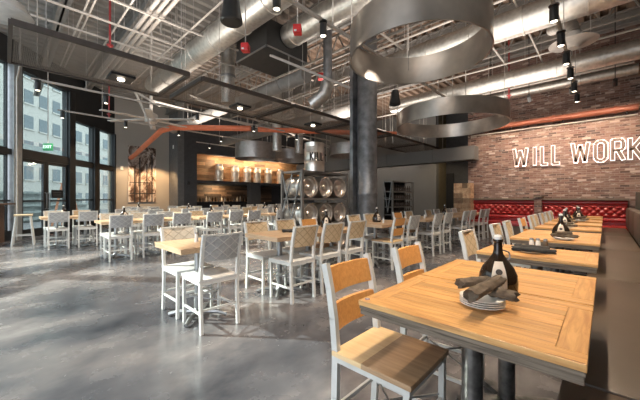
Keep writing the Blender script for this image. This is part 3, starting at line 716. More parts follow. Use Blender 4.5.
# front table: measured points
pc = Pz(482, 300, .775)
ps = plates(4); ps.location = (pc.x, pc.y, TZ); ps['label'] = 'stack of four small white plates under napkin rolls on the nearest table'
gq = Pz(498, 291, .75); ang = math.atan2(-gq.y, -gq.x)
GR.put((gq.x, gq.y, TZ), ang+.06, 'dark brown glass jug with cream tag on the nearest table', 'growler jugs on the tables')
zr = TZ+.030+.028
def RP(px, py, z): return Pz(px, py, z)
roll('leftmost brown napkin roll lying on the plates of the nearest table', RP(459, 283.5, zr+.004), RP(489, 280, zr+.004), .024)
roll('rightmost brown napkin roll lying on the plates of the nearest table', RP(490, 291, zr), RP(517, 297, zr), .024)
roll('middle brown napkin roll lying across the other two on the nearest table', RP(470, 296, zr+.028), RP(499, 280, zr+.028), .026)
t = thing('table_sticker', 'tiny blue and white round sticker on the near corner of the nearest table', 'sticker', tuple(Pz(367.5, 299, TZ)[:2])+(TZ,))
MB().lathe([(0, 0), (.011, 0), (.011, .0006), (0, .0006)], n=20).build('disc', N('sticker_blue', .4, 0, (.05, .05, .35)).m, t)
MB().lathe([(0, .0006), (.006, .0006), (.006, .001), (0, .001)], n=16).build('centre', 'white_ceramic', t)
# third table: plate, charcoal rolls, shakers
c = Pz(531, 252.5, TZ)
t = plates(2, .10); t.location = (c.x, c.y, TZ); t['label'] = 'small white plates under two charcoal napkin rolls on the shaker table'
roll('front charcoal napkin roll on the table with white shakers', Pz(512, 248, .80), Pz(556, 252, .80), .021, 'charcoal_napkin')
roll('rear charcoal napkin roll on the table with white shakers', Pz(514, 245.5, .80), Pz(550, 248.5, .80), .019, 'charcoal_napkin')
for i, px in enumerate((531.5, 538, 545.5)):
    q = PY(px, 249, 3.2); shaker((q.x, q.y, TZ), ['left white salt shaker', 'middle white salt shaker', 'right brown pepper shaker'][i]+' behind the charcoal napkin rolls', .10, 'white_ceramic' if i < 2 else 'napkin')
# jugs further down the row
for i, (x, y) in enumerate(((-.36, 4.32), (-.45, 5.95), (-.50, 6.9), (-.38, 7.9), (-.45, 8.9))):
    GR.put((x, y, TZ), math.atan2(-y, -x), f'dark glass jug on the honey tables, {ORD[i+1]} jug from the camera', 'growler jugs on the tables')
    t = plates(2, .09); t.location = (x+.04, y-.19, TZ); t['label'] = f'small white plates in front of the {ORD[i+1]} jug on the banquette tables'
    for j in range(3):
        a = [2.5, 3.6, .3][j]; cx, cy = x+.04+.05*(j-1), y-.20
        roll(f'{["left", "middle", "right"][j]} brown napkin roll in front of the {ORD[i+1]} jug', (cx-.07*math.cos(a), cy-.07*math.sin(a), TZ+.045+.03*(j == 1)), (cx+.07*math.cos(a), cy+.07*math.sin(a), TZ+.045+.03*(j == 1)), .02)
# shakers, napkins and jugs on the pale tables
shaker((-3.02, 1.35, TZ), 'white salt shaker on the nearest pale table of the centre row', .10)
roll('dark napkin roll beside the salt shaker on the nearest pale table', (-2.96, 1.50, TZ+.025), (-2.78, 1.58, TZ+.025), .022, 'charcoal_napkin')
roll('dark napkin roll on the second pale table of the centre row', (-3.05, 2.5, TZ+.024), (-2.85, 2.62, TZ+.024), .022, 'charcoal_napkin')
GR.put((-3.1, 3.4, TZ), -.8, 'dark glass jug on the pale tables behind the tan lattice chairs', 'growler jugs on the tables')
ti = 0
for nm, X, ys in (('centre row', -3.01, (4.7, 6.4, 8.0)), ('middle row', -7.16, (1.6, 2.3, 3.5, 4.3, 5.6, 7.1, 8.7)), ('window row', -9.7, (.9, 2.5, 4.0, 5.5, 7.0)), ('back row', -12.4, (3.3, 4.9, 6.7, 8.6))):
    for i, y in enumerate(ys):
        shaker((X+.12, y, TZ), f'white salt shaker on the {nm}, {ORD[i + (1 if X == -3.01 else 0)]} shaker from its near end', .10)
        if i % 2 == 0: GR.put((X-.1, y+.12, TZ), -.8+random.random(), f'dark glass jug on the {nm}, {ORD[i//2]} jug of that row', 'growler jugs on the tables')

# ------------------------------------------------------------------ keg rack
XK = -4.6; YK0, YK1 = 4.30, 5.78
t = thing('keg_rack', 'dark steel rack holding rows of kegs beside the column', 'rack', (XK, YK0, 0)); LY = YK1-YK0
for x in (0, -.65):
    for y in (0, LY): MB().box(x-.025, x+.025, y-.025, y+.025, 0, 1.80).build('post', 'rack', t, smooth=False)
for z in (.02, .59, 1.18, 1.77):
    MB().box(-.65, .0, 0, LY, z-.02, z+.02).build('shelf', 'rack', t, smooth=False)
for z0 in (.66, 1.2):
    pass
MB().bar((-.62, -.01, 1.72), (-.33, -.01, .7), .03, .02).bar((-.03, -.01, 1.72), (-.33, -.01, .7), .03, .02).bar((-.3, -.01, 1.72), (-.62, -.01, .9), .03, .02).build('side_brace', 'base_steel', t, smooth=False)
def keg(parent_label):
    t = thing('beer_keg', '', 'keg')
    MB().lathe([(0, .05), (.13, .05), (.165, .03), (.195, .06), (.2, .10), (.2, .18), (.208, .195), (.2, .21), (.2, .36), (.208, .375), (.2, .39), (.2, .47), (.19, .51), (.165, .53), (.135, .50), (.055, .495), (.05, .53), (.03, .545), (0, .545)], n=28).build('barrel', 'keg', t)
    for z in (0, .5): MB().lathe([(.180, z), (.196, z), (.198, z+.08), (.180, z+.08)], n=28, close=True).build('chime_ring', 'keg', t)
    return t
KG = Proto(keg(''))
lev = ['bottom', 'middle', 'top']; pos = ['left', 'middle', 'right']
for r, z in enumerate((.26, .85, 1.44)):
    for i in range(3):
        y = YK0+.25+i*.49
        o = KG.put((XK-.63, y, z), 0, f'steel keg lying in the {lev[r]} tier of the rack, {pos[i]} one', 'kegs lying in the rack'); o.rotation_euler = (0, R(90), 0); o.scale = (1.17, 1.17, 1.1)
o = KG.put((XK-.15, YK0+.52, 1.79), 0, 'steel keg with painted letters standing on top of the rack', 'kegs lying in the rack'); del o['group']; o.scale = (1.14, 1.14, 1.1)
def text(s, size, loc, rz, mat, parent=None, name='lettering', ext=.004):
    cu = bpy.data.curves.new(name, 'FONT'); cu.body = s; cu.size = size; cu.extrude = ext; cu.align_x = 'CENTER'; cu.align_y = 'CENTER'
    ob = bpy.data.objects.new(name, cu); COL.objects.link(ob); dg = bpy.context.evaluated_depsgraph_get(); me = bpy.data.meshes.new_from_object(ob.evaluated_get(dg)); bpy.data.objects.remove(ob)
    me.materials.append(M[mat]); o2 = bpy.data.objects.new(name, me); COL.objects.link(o2)
    if parent: o2.parent = parent
    o2.location = loc; o2.rotation_euler = (R(90), 0, rz); return o2
a = R(-33)
def kp_(x, z): an = a+x/.205; return (.2095*math.cos(an), .2095*math.sin(an), .29+z)
for nm, sts in (('K', [((-.125, -.08), (-.125, .08)), ((-.12, -.005), (-.075, .08)), ((-.11, .01), (-.07, -.08))]), ('I', [((-.035, -.08), (-.035, .08))]),
                ('L', [((.01, -.08), (.01, .08)), ((.005, -.075), (.055, -.075))]), ('L', [((.085, -.08), (.085, .08)), ((.08, -.075), (.13, -.075))])):
    b = MB()
    for p, q in sts: b.bar(kp_(*p), kp_(*q), .022, .006, up=(math.cos(a), math.sin(a), 0))
    b.build('painted_letter', 'ink', o, smooth=False)['label'] = f'dark painted letter {nm}'

lamp('SPOT', (XK+2.0, YK0-.2, 3.3), 35, (1, .86, .72), .06, (XK, YK0+.7, 1.3), 75)  # unseen spot added to brighten the kegs
# wine rack far back
XV = -6.25
t = thing('bottle_rack', 'dark steel bottle rack standing before the grey back wall', 'rack', (XV, 10.85, 0)); L = 1.75
for x in (0, -.4):
    for y in (0, L): MB().box(x-.03, x+.03, y-.03, y+.03, 0, 1.92).build('post', 'rack', t, smooth=False)
zs = (.5, .82, 1.14, 1.46, 1.89)
for z in zs: MB().box(-.4, 0, 0, L, z-.02, z+.02).build('shelf', 'rack', t, smooth=False)
MB().box(-.42, -.40, 0, L, .1, 1.9).build('back_panel', 'fascia', t, smooth=False)
MB().bar((-.38, -.03, 1.85), (-.2, -.03, .6), .05, .02).bar((-.02, -.03, 1.85), (-.2, -.03, .6), .05, .02).bar((-.4, -.03, 1.2), (0, -.03, 1.2), .04, .02).bar((-.4, -.03, 1.86), (0, -.03, 1.86), .04, .02).build('side_brace', 'base_steel', t, smooth=False)
wb = None
for zi, z in enumerate(zs[:-1]):
    for i in range(9):
        if wb is None:
            wb = MB().lathe([(0, 0), (.04, 0), (.042, .01), (.042, .15), (.015, .2), (.015, .26), (0, .26)], n=8).build('wine_bottle', 'bottle_glint'); o = wb
        else: o = wb.copy(); COL.objects.link(o)
        o.location = (XV-.1, 10.97+i*.19, z+.02)
        tag(o, f'{ORD[i]} dark bottle from the left on the {["lowest", "second", "third", "top"][zi]} filled shelf of the far bottle rack', 'bottle', f'bottles on the {["lowest", "second", "third", "top"][zi]} rack shelf')

lamp('SPOT', (XV+1.6, 11.6, 3.2), 45, (1, .86, .72), .05, (XV, 11.8, 1.2), 80)  # unseen spot added because the bottle rack came out dark
# ------------------------------------------------------------------ column
cx, cy = -4.40, 6.38
t = thing('steel_column', 'thick dark grey steel column rising beside the keg rack', 'column', (cx, cy, 0))
MB().lathe([(0, 0), (.25, 0), (.25, 1.26), (.26, 1.28), (.26, 1.34), (.25, 1.36), (.25, CEIL-.02), (0, CEIL-.02)], n=32).build('shaft', 'column', t)
MB().box(-.34, -.245, -.28, -.02, 0, CEIL-.02).build('flange', 'column', t, smooth=False)
MB().lathe([(.25, .0), (.32, .0), (.32, .15), (.25, .17)], n=32).build('base_collar', 'column', t)

# ------------------------------------------------------------------ ceiling: beams, trusses
bi = 0
def beam(y, h=.35, w=.2, x0=-16.8, x1=.66, z=CEIL, mat='grey_beam'):
    global bi; bi += 1
    b = MB(); b.box(x0, x1, y-w/2, y+w/2, z-.03, z-.001); b.box(x0, x1, y-w/2, y+w/2, z-h, z-h+.03); b.box(x0, x1, y-.02, y+.02, z-h, z-.02)
    return tag(b.build('roof_beam', mat, smooth=False), f'grey steel roof beam, {ORD[bi-1]} from the camera, running wall to wall under the deck', 'beam', 'roof beams')
for y in (.9, 2.2, 5.6, 8.1, 10.3): beam(y)
ti = 0
def truss(y, x0=-13.5, x1=.6, z0=5.0, z1=5.6):
    global ti; ti += 1
    b = MB(); b.bar((x0, y, z0), (x1, y, z0), .05, .05); b.bar((x0, y, z1), (x1, y, z1), .05, .05)
    n = int((x1-x0)/.6)
    for i in range(n):
        xa = x0+(x1-x0)*i/n; xb = x0+(x1-x0)*(i+.5)/n; xc = x0+(x1-x0)*(i+1)/n
        b.bar((xa, y, z0), (xb, y, z1), .03, .03, up=(0, 1, 0)); b.bar((xb, y, z1), (xc, y, z0), .03, .03, up=(0, 1, 0))
    tag(b.build('roof_truss', 'truss', smooth=False), f'open web roof truss with zigzag bars, {ORD[ti-1]} from the camera', 'truss', 'roof trusses')
for y in (3.6, 4.9, 6.2, 7.4, 9.0): truss(y)

# ------------------------------------------------------------------ ducts
def duct(y, z, x0, x1, r, label, mat='duct', seam=.9, rods=(), name='air_duct'):
    t = thing(name, label, 'duct', (0, y, z))
    MB().tube([(x0, 0, 0), (x1, 0, 0)], r, 28).build('duct_pipe', mat, t)
    x = x0+.2
    while x < x1: MB().lathe([(r-.002, -.022), (r+.013, -.018), (r+.013, .018), (r-.002, .022)], (x, 0, 0), 28, 'X', close=True).build('seam_band', mat, t); x += seam
    for rx in rods: MB().tube([(rx, -r*.95, 0), (rx, -r*.95, CEIL-z-.05)], .008, 6).tube([(rx, r*.95, 0), (rx, r*.95, CEIL-z-.05)], .008, 6).build('hanger_rod', 'rod', t)
    return t
duct(3.03, 4.5, -9.6, .0, .25, 'round galvanized air duct, leftmost overhead, seen beside the black hanging speaker', rods=(-7.6, -5, -3.2, -1.2))
duct(4.16, 4.62, -4.87, .5, .23, 'round galvanized air duct leading into the rectangular duct box', rods=(-4.2, -2.6, -.8))
duct(6.65, 4.5, -4.9, .6, .25, 'large bright air duct seen through and right of the big ring', rods=(-3.2, -1.9, -.2))
duct(9.69, 4.5, -5.6, .6, .22, 'middle air duct of the three right of the rings', rods=(-4, -2.4, -.6))
duct(10.85, 4.42, -3.4, .6, .13, 'thin air duct close to the top of the brick wall', rods=(-2.2, -.5))
# rectangular box
q0 = Pz(262, 62, 4.25)
t = thing('duct_box', 'dark rectangular duct box where two round air ducts meet', 'duct', (-5.46, 4.17, 4.5))
MB().box(-.575, .565, -.56, .56, -.25, .32).build('box', 'box_dark', t, smooth=False)
MB().box(-.585, .575, -.575, -.55, -.26, -.235).box(.55, .575, -.575, .575, -.26, -.235).build('flange', 'base_steel', t, smooth=False)
for a, c in ((-.5, -.5), (-.5, .5), (.5, -.5), (.5, .5)): MB().tube([(a, c, .32), (a, c, CEIL-4.52)], .008, 6).build('hanger_rod', 'rod', t)
# grey duct beam in front of back wall
t = thing('square_duct', 'long grey square duct running left from the edge of the brick wall', 'duct', (0, 11.0, 2.5))
MB().box(-12, -3.15, -.22, .22, 0, .46).build('duct_body', 'mid_grey', t, smooth=False)
for x in (-10.5, -8.5, -6.5, -4.6): MB().box(x-.03, x+.03, -.24, .24, -.02, .48).build('seam_band', 'mid_grey', t, smooth=False)
for x in (-10, -5): MB().tube([(x, 0, .45), (x, 0, CEIL-2.5)], .012, 6).build('hanger_rod', 'rod', t)
# insulated dark duct and pale conduit lines behind the mesh panels
duct(5.0, 4.15, -13.5, -5.2, .17, 'dark tan duct seen above the perforated panels left of the column', 'grey_beam', rods=(-12, -9, -6.2))
duct(7.6, 4.0, -13.9, -5.6, .2, 'grey duct far back above the bar lamps', 'grey_beam', rods=(-12, -9, -6.4))
# bundle of three pale pipes
for i in range(3):
    y = 1.83+i*.11
    t = thing('ceiling_pipe', f'{["near", "middle", "far"][i]} of three pale parallel ceiling pipes at the upper left', 'pipe', (0, y, 4.62), 0, 'pale parallel ceiling pipes')
    MB().tube([(-10.5, 0, 0), (-.5, 0, 0)], .036, 14).build('pipe', 'pale_pipe', t)
    for x in (-8.2, -6, -4, -2.2): MB().lathe([(.041, -.03), (.052, -.03), (.052, .03), (.041, .03)], (x, 0, 0), 14, 'X', close=True).build('coupling', 'pale_pipe', t)
    for x in (-7, -3.6): MB().tube([(x, 0, 0), (x, 0, CEIL-4.63)], .006, 6).build('hanger_rod', 'rod', t)
# strut grid
for i, x in enumerate((-7.5, -6.75, -5.95)):
    t = thing('strut_rail', f'thin pale ceiling strut running towards the brick wall, {["left", "middle", "right"][i]} of three upper left', 'rail', (x, 0, 4.5), 0, 'thin pale ceiling struts')
    MB().box(-.015, .015, -1, 6.0, -.015, .015).build('rail', 'pale_pipe', t, smooth=False)
    for y in (.3, 1.6, 2.6, 4.4): MB().tube([(0, y, 0), (0, y, CEIL-4.5)], .006, 6).build('hanger_rod', 'rod', t)
for i, y in enumerate((.98, 1.06, 1.5, 2.55)):
    t = thing('strut_rail', f'thin pale ceiling strut crossing the three long ones, {ORD[i]} from the camera', 'rail', (0, y, 4.54), 0, 'thin pale ceiling struts')
    MB().box(-10, -4.5, -.012, .012, -.012, .012).build('rail', 'pale_pipe', t, smooth=False)
    for x in (-8.6, -6.3, -5): MB().tube([(x, 0, 0), (x, 0, CEIL-4.54)], .005, 6).build('hanger_rod', 'rod', t)
# random vertical conduits near ceiling
for i, (px, py) in enumerate(((152, 44), (161, 34), (176, 26), (108, 10), (36, 12), (172, 40))):
    q = Pd(px, py, 6.6+i*.25)
    o = MB().tube([(q.x, q.y, q.z), (q.x, q.y, CEIL)], .022, 8).build('drop_pipe', 'pale_pipe')
    tag(o, f'short pale pipe dropping from the deck at the upper left, {ORD[i]} of six', 'pipe', 'short pale drop pipes')
# perforated ceiling panels (three), hung at z 3.2
ZP = 3.2; XA, XB = -6.34, -4.91
ends = [(.05, 2.08), (2.30, 4.25), (4.36, 6.35), (6.46, 8.45), (8.56, 10.6), (10.7, 12.8)]
for i, (a, c) in enumerate(ends):
    t = thing('perforated_panel', f'hanging perforated metal ceiling panel, {["nearest, reaching to the left edge", "second from the camera", "third from the camera", "fourth from the camera", "fifth from the camera", "farthest"][i]}', 'ceiling panel', ((XA+XB)/2, (a+c)/2, ZP), 0, 'perforated ceiling panels')
    hx, hy = (XB-XA)/2, (c-a)/2
    MB().box(-hx+.03, hx-.03, -hy+.03, hy-.03, -.002, .002).build('perforated_sheet', 'perforated', t, smooth=False)
    b = MB(); 
    for s in (-1, 1): b.box(s*hx-.02, s*hx+.02, -hy, hy, -.02, .05); b.box(-hx+.02, hx-.02, s*hy-.02, s*hy+.02, -.02, .05)
    b.build('frame', 'panel_frame', t, smooth=False)
    for sx2 in (-1, 1):
        y = -hy+.3
        while y < hy: MB().tube([(sx2*hx, y, .05), (sx2*hx, y, CEIL-ZP)], .006, 6).build('hanger_rod', 'rod', t); y += 1.6
for i, (px, py) in enumerate(((121, 77), (240, 106.5), (313, 124))):
    q = Pz(px, py, ZP)
    t = thing('downlight', f'black square recessed downlight in the perforated panels, {ORD[i]} from the left', 'downlight', (q.x, q.y, ZP), 0, 'square downlights in the perforated panels')
    MB().box(-.17, .17, -.17, .17, -.035, .02).build('housing', 'black_steel', t, smooth=False)
    MB().lathe([(0, -.06), (.045, -.06), (.055, -.036), (0, -.036)], n=16).build('lens', 'bulb', t)
    lamp('SPOT', (q.x, q.y, ZP-.09), 55, (1, .82, .62), .05, (q.x, q.y, 0), 100)

# ------------------------------------------------------------------ rings
def ring(px, d, z, R_, h, label, rods=4, mat='ring_steel', group='hanging steel ring lamps'):
    u = (px-320)/F; q = Vector((d*(-SY+CY*u), d*(CY+SY*u), z))
    t = thing('ring_pendant', label, 'ring lamp', q, 0, group)
    MB().lathe([(R_-.012, .002), (R_, 0), (R_, h), (R_-.012, h-.002)], n=72, close=True).build('steel_band', mat, t)
    b = MB().lathe([(R_-.014, -.004), (R_+.006, -.004), (R_+.006, .012), (R_-.014, .012)], n=72, close=True); b.build('lower_rim', mat, t)
    for i in range(rods):
        a = 2*PI*i/rods+.6; MB().tube([((R_-.02)*math.cos(a), (R_-.02)*math.sin(a), h*.5), ((R_-.02)*math.cos(a), (R_-.02)*math.sin(a), CEIL-z)], .007, 6).build('hanger_rod', 'rod', t)
    return t
ring(417, 4.20, 3.15, .93, .44, 'largest looking hanging steel ring, nearest and cut by the top edge')
ring(449.5, 7.75, 3.03, 1.33, .38, 'wide hanging steel ring below and behind the nearest ring')
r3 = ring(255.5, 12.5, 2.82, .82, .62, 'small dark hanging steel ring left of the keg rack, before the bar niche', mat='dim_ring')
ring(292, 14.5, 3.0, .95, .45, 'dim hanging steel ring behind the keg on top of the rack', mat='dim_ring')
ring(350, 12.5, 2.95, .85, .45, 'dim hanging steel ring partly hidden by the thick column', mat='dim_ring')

# ------------------------------------------------------------------ track lights
def spotlight(par, y, z, energy, tgt, drop=.0, col=(1, .82, .62), spot=80, on=True, x=0.):
    s = MB().lathe([(0, .0), (.045, .0), (.048, -.02), (.048, -.16), (.04, -.17), (.04, -.15), (0, -.15)][::-1], (x, y, z-.04-drop), 18).build('spotlight', 'speaker', par)
    MB().tube([(x, y, z+.02), (x, y, z-.05-drop)], .012, 8).lathe([(0, 0), (.055, 0), (.055, .014), (0, .014)], (x, y, z-.02-drop*.0), 16).build('stem', 'speaker', s)
    MB().lathe([(0, 0), (.036, 0), (.036, .006), (0, .006)], (x, y, z-.205-drop), 14).build('lens', 'bulb', s)
    if on and energy:
        ab = par.location + Vector((x, y, z-.24-drop)); lamp('SPOT', ab, energy, col, .035, tgt or (ab.x, ab.y, 0), spot)
def track(X, z, y0, y1, lamps, label, energy, on=None, tgtdx=0., rods=(), mat='pale_pipe', spot=80):
    t = thing('track_light', label, 'track light', (X, 0, z), 0, 'ceiling light tracks')
    MB().box(-.02, .02, y0, y1, -.018, .018).build('track_rail', mat, t, smooth=False)
    for y in rods: MB().tube([(0, y, 0), (0, y, CEIL-z)], .007, 6).build('hanger_rod', 'rod', t)
    for i, y in enumerate(lamps): spotlight(t, y, 0, energy if (on is None or i in on) else 0, (X+tgtdx, y, .75), spot=spot)
track(-.45, 3.55, .3, 9.6, (1.15, 2.1, 3.0, 3.8, 4.6, 5.4, 6.2, 7.0, 7.9, 8.8), 'light track with a file of black spotlights over the banquette tables', 42, rods=(1.5, 3.4, 5.8, 8.2), spot=95)
track(-2.79, 3.62, .3, 9.6, (.6, 1.35, 2.2, 3.0, 5.2), 'light track with black spotlights passing behind the nearest ring', 30, rods=(1.8, 3.2, 5.4, 7.8), spot=100)
track(-8.0, 3.5, .35, 9, (.45, 1.55, 3.6, 5.4, 7.2), 'pale light track below the perforated panels with small black spotlights', 55, rods=(1.2, 4, 7), spot=100)
track(-10.8, 3.6, 1.0, 11.5, (1.1, 2.6, 4.2, 5.8, 7.4, 9.0, 10.4), 'pale light track in front of the dark bar wall', 55, rods=(2, 5, 8, 11), spot=100)
track(-13.2, 3.7, 5.9, 13.5, (6.5, 8, 9.5, 11, 12.5), 'light track nearest the dark bar wall with small lit spotlights', 20, rods=(7, 10, 13), spot=90)
# wall washers for brick wall
for i, px in enumerate((492, 530, 572, 615)):
    x = sx_(px, 9.9)
    q = (x, 9.75, 3.9)
    t = thing('wall_washer', f'small black wall washer aimed at the brick wall, {ORD[i]} from the left', 'spotlight', q, 0, 'wall washers on the brick wall')
    MB().tube([(0, 0, 0), (0, 0, CEIL-3.9)], .01, 6).build('stem', 'speaker', t)
    b = MB().tube([(0, -.06, .03), (0, .10, -.06)], .045, 14); s = b.build('lamp_head', 'speaker', t)
    MB().tube([(0, .10, -.06), (0, .106, -.0635)], .036, 14).build('lens', 'bulb', s)
    lamp('SPOT', (x, 9.9, 3.8), 62, (1, .80, .62), .06, (x, YBR, 2.0), 110, blend=.8)

for i, x in enumerate((-12.6, -10.2, -7.9)):  # washers added to lift the dark back wall
    t = thing('wall_washer', f'added small black wall washer brightening the grey back wall, {ORD[i]} from the left', 'spotlight', (x, 13.7, 3.9), 0, 'added wall washers on the back wall')
    MB().tube([(0, 0, 0), (0, 0, CEIL-3.9)], .01, 6).build('stem', 'speaker', t)
    s_ = MB().tube([(0, -.06, .03), (0, .10, -.06)], .045, 14).build('lamp_head', 'speaker', t); MB().tube([(0, .10, -.06), (0, .106, -.0635)], .036, 14).build('lens', 'bulb', s_)
    lamp('SPOT', (x, 13.85, 3.8), 28, (1, .88, .76), .06, (x, YB, 1.4), 130, blend=.8)
lamp('SPOT', (-4.9, 13.5, 3.4), 45, (1, .80, .55), .06, (-6.0, 15.6, 1.2), 80)  # unseen spot added to light the olive return and the door
cn = 0
for ax, c1, c2, a, c, z, r in (('Y', -3.6, 0, .4, 11, 4.85, .025), ('Y', -4.0, 0, 1, 11, 4.7, .018), ('Y', -2.0, 0, 1.5, 11, 4.9, .022), ('Y', -1.2, 0, 1.5, 11, 4.8, .018), ('X', 0, 5.55, -9, .5, 4.75, .03), ('X', 0, 5.9, -9, .5, 4.6, .022),
                            ('X', 0, 7.25, -9, .5, 4.8, .03), ('X', 0, 8.5, -12, .5, 4.5, .022), ('X', 0, 10.2, -12, .5, 4.4, .03), ('Y', -7.4, 0, 5, 14, 4.3, .03), ('Y', -9.0, 0, 4, 14, 4.2, .03)):
    cn += 1
    if ax == 'Y': p, q = (c1, a, z), (c1, c, z)
    else: p, q = (a, c2, z), (c, c2, z)
    t = thing('ceiling_conduit', f'thin pale conduit under the roof deck running {"towards" if ax == "Y" else "parallel to"} the brick wall, {ORD[cn-1]} of eleven', 'conduit', (0, 0, 0), 0, 'straight pale conduits')
    MB().tube([p, q], r, 8).build('tube', 'pale_pipe', t)
    for f in (.15, .38, .62, .85):
        m = Vector(p).lerp(Vector(q), f); MB().tube([m, (m.x, m.y, CEIL)], .006, 6).build('hanger_rod', 'rod', t)
# ------------------------------------------------------------------ orange pipes
q1 = Pd(132, 157.5, 13.7); q2 = Pz(163, 129, 3.6); q3 = Pz(172, 127.5, 3.62); q4 = Pz(251, 128.5, 3.6); q5 = Pd(395, 133, 11.4)
t = thing('orange_pipe', 'orange sprinkler main bending down to the wall above the sepia picture', 'pipe')
MB().tube([(XW+.02, q1.y, q1.z), q1.lerp(q2, .1), q1.lerp(q2, .95), q3, q4], .095, 16).build('pipe', 'orange_pipe', t)
for a in (.2, .6, .95):
    p = q3.lerp(q4, a); MB().tube([p, (p.x, p.y, CEIL)], .008, 6).build('hanger_rod', 'rod', t)
p = q3.lerp(q4, .5); d_ = (q4-q3).normalized()
t = thing('orange_pipe', 'orange sprinkler main seen between mesh panel and column', 'pipe')
qa = Pz(258, 129.5, 3.55); qb = Pz(396, 134, 3.5)
MB().tube([qa, qb], .085, 16).build('pipe', 'orange_pipe', t)
for a in (.1, .5, .9):
    p = qa.lerp(qb, a); MB().tube([p, (p.x, p.y, CEIL)], .008, 6).build('hanger_rod', 'rod', t)
t = thing('orange_pipe', 'orange brown sprinkler main running along the top of the brick wall', 'pipe', (0, YBR-.16, 3.53))
MB().tube([(-4.6, 0, 0), (.62, 0, 0)], .085, 16).build('pipe', 'brown_orange_pipe', t)
for x in (-3.6, -2.4, -1.1, .2): MB().lathe([(.084, -.03), (.105, -.03), (.105, .03), (.084, .03)], (x, 0, 0), 16, 'X', close=True).build('coupling', 'brown_orange_pipe', t); MB().box(x+.2, x+.23, -.02, .155, -.12, .1).build('bracket', 'black_steel', t, smooth=False)
t = thing('wall_conduit', 'thin pale conduit under the orange main on the brick wall', 'conduit', (0, YBR-.05, 3.36))
MB().tube([(-3.4, 0, 0), (.62, 0, 0)], .02, 8).build('tube', 'pale_pipe', t)
# red sprinkler drops
for i, (px, y0, y1, dd) in enumerate(((509, 40, 95, 8.5), (109, 70, 114, 9.5), (110, 28, 45, 6.0))):
    a, c = Pd(px, y1, dd), Pd(px, y0, dd)
    t = thing('sprinkler_drop', ['red sprinkler drop in front of the brick wall, right of the rings', 'red sprinkler drop left of the picture wall', 'dark red sprinkler drop above the nearest perforated panel'][i], 'sprinkler', a, 0)
    MB().tube([(0, 0, 0), (0, 0, CEIL-a.z)], .02, 10).build('pipe', 'red_pipe', t)
    MB().lathe([(0, -.10), (.02, -.10), (.03, -.03), (.06, -.02), (.06, .0), (0, .0)], n=12).build('sprinkler_head', 'red_pipe', t)
# red fire horns
for i, (px, py, d_) in enumerate(((245.5, 48, 4.75), (297.5, 30, 4.4), (324, 78, 8.0))):
    q = Pd(px, py, d_); q.y -= .12 if i == 2 else 0
    t = thing('fire_horn', ['red fire alarm horn box beside the duct box, lower left one', 'red fire alarm horn box hanging above the bent round duct', 'small red fire alarm box farther back near the column'][i], 'alarm', q, R(40)); s = .06 if i < 2 else .08
    MB().box(-s, s, -s, s, -s, s, .012).build('box', 'red_paint', t)
    MB().box(-s*.7, -s*.1, -s-.012, -s, -s*.8, -s*.45).build('strobe', 'white_ceramic', t, smooth=False)
    MB().tube([(0, 0, s), (0, 0, CEIL-q.z)], .009, 6).build('stem', 'rod', t)
# black pendant speakers
def speaker(px, py, d, label, k_=1.):
    q = Pd(px, py, d); t = thing('pendant_speaker', label, 'speaker', q, 0, None)
    MB().lathe([(0, .0), (.125, .0), (.14, .012), (.138, .05), (.115, .16), (.10, .30), (.085, .36), (.03, .385), (0, .39)], n=28).build('shell', 'speaker', t)
    MB().lathe([(0, -.004), (.115, -.004), (.118, .002), (0, .002)], n=28).build('grille', 'black_steel', t)
    MB().tube([(0, 0, .38), (0, 0, CEIL-q.z)], .012, 8).build('stem', 'speaker', t)
    t.scale = (k_, k_, k_) if False else (1, 1, 1); return t
speaker(231.5, 23, 3.85, 'large black bell shaped hanging speaker at the top centre left')
speaker(395, 105, 7.6, 'black bell shaped hanging speaker between the column and the rings')
# round diffuser with branch duct on the right
q = Pd(573, 44, 5.5)
t = thing('air_diffuser', 'round pale ceiling diffuser hanging among the spotlights at the upper right', 'diffuser', q)
MB().lathe([(.0, -.08), (.09, -.08), (.15, -.025), (.25, .0), (.36, .012), (.36, .025), (.24, .035), (.12, .05), (.12, .20), (0, .20)], n=36).build('dish', 'pale_pipe', t)
MB().tube([(0, 0, .2), (-.02, .02, .33), (-.2, .25, .5), (-.35, .5, .6)], .11, 16).build('branch_duct', 'duct', t)
for a in (0, 2.1, 4.2): MB().tube([(.24*math.cos(a), .24*math.sin(a), .02), (.24*math.cos(a), .24*math.sin(a), CEIL-q.z)], .008, 6).build('hanger_rod', 'rod', t)
# elbow / flexible vents left of the column
for i, (px, py, d_) in enumerate(((320, 99, 6.8), (228, 90, 7.6), (277, 142, 11.5), (299, 145, 12.5))):
    q = Pd(px, py, d_)
    t = thing('branch_vent', ['tilted bright duct outlet left of the column below the conduits', 'blue grey vertical branch duct above the perforated panels', 'slim vertical duct stub behind the small dark ring', 'slim vertical duct stub left of the standing keg'][i], 'duct', q)
    if i == 0: MB().tube([(-.18, -.1, -.12), (.1, .05, .10), (.14, .1, .35)], .15, 18).build('outlet', 'duct', t); MB().tube([(.14, .1, .35), (.14, .1, CEIL-q.z)], .1, 14).build('neck', 'column', t)
    else: MB().tube([(0, 0, -.35), (0, 0, CEIL-q.z)], .17, 18).build('neck', 'duct', t); MB().lathe([(.16, 0), (.19, 0), (.19, .06), (.16, .06)], (0, 0, .3), 18, close=True).build('band', 'base_steel', t)
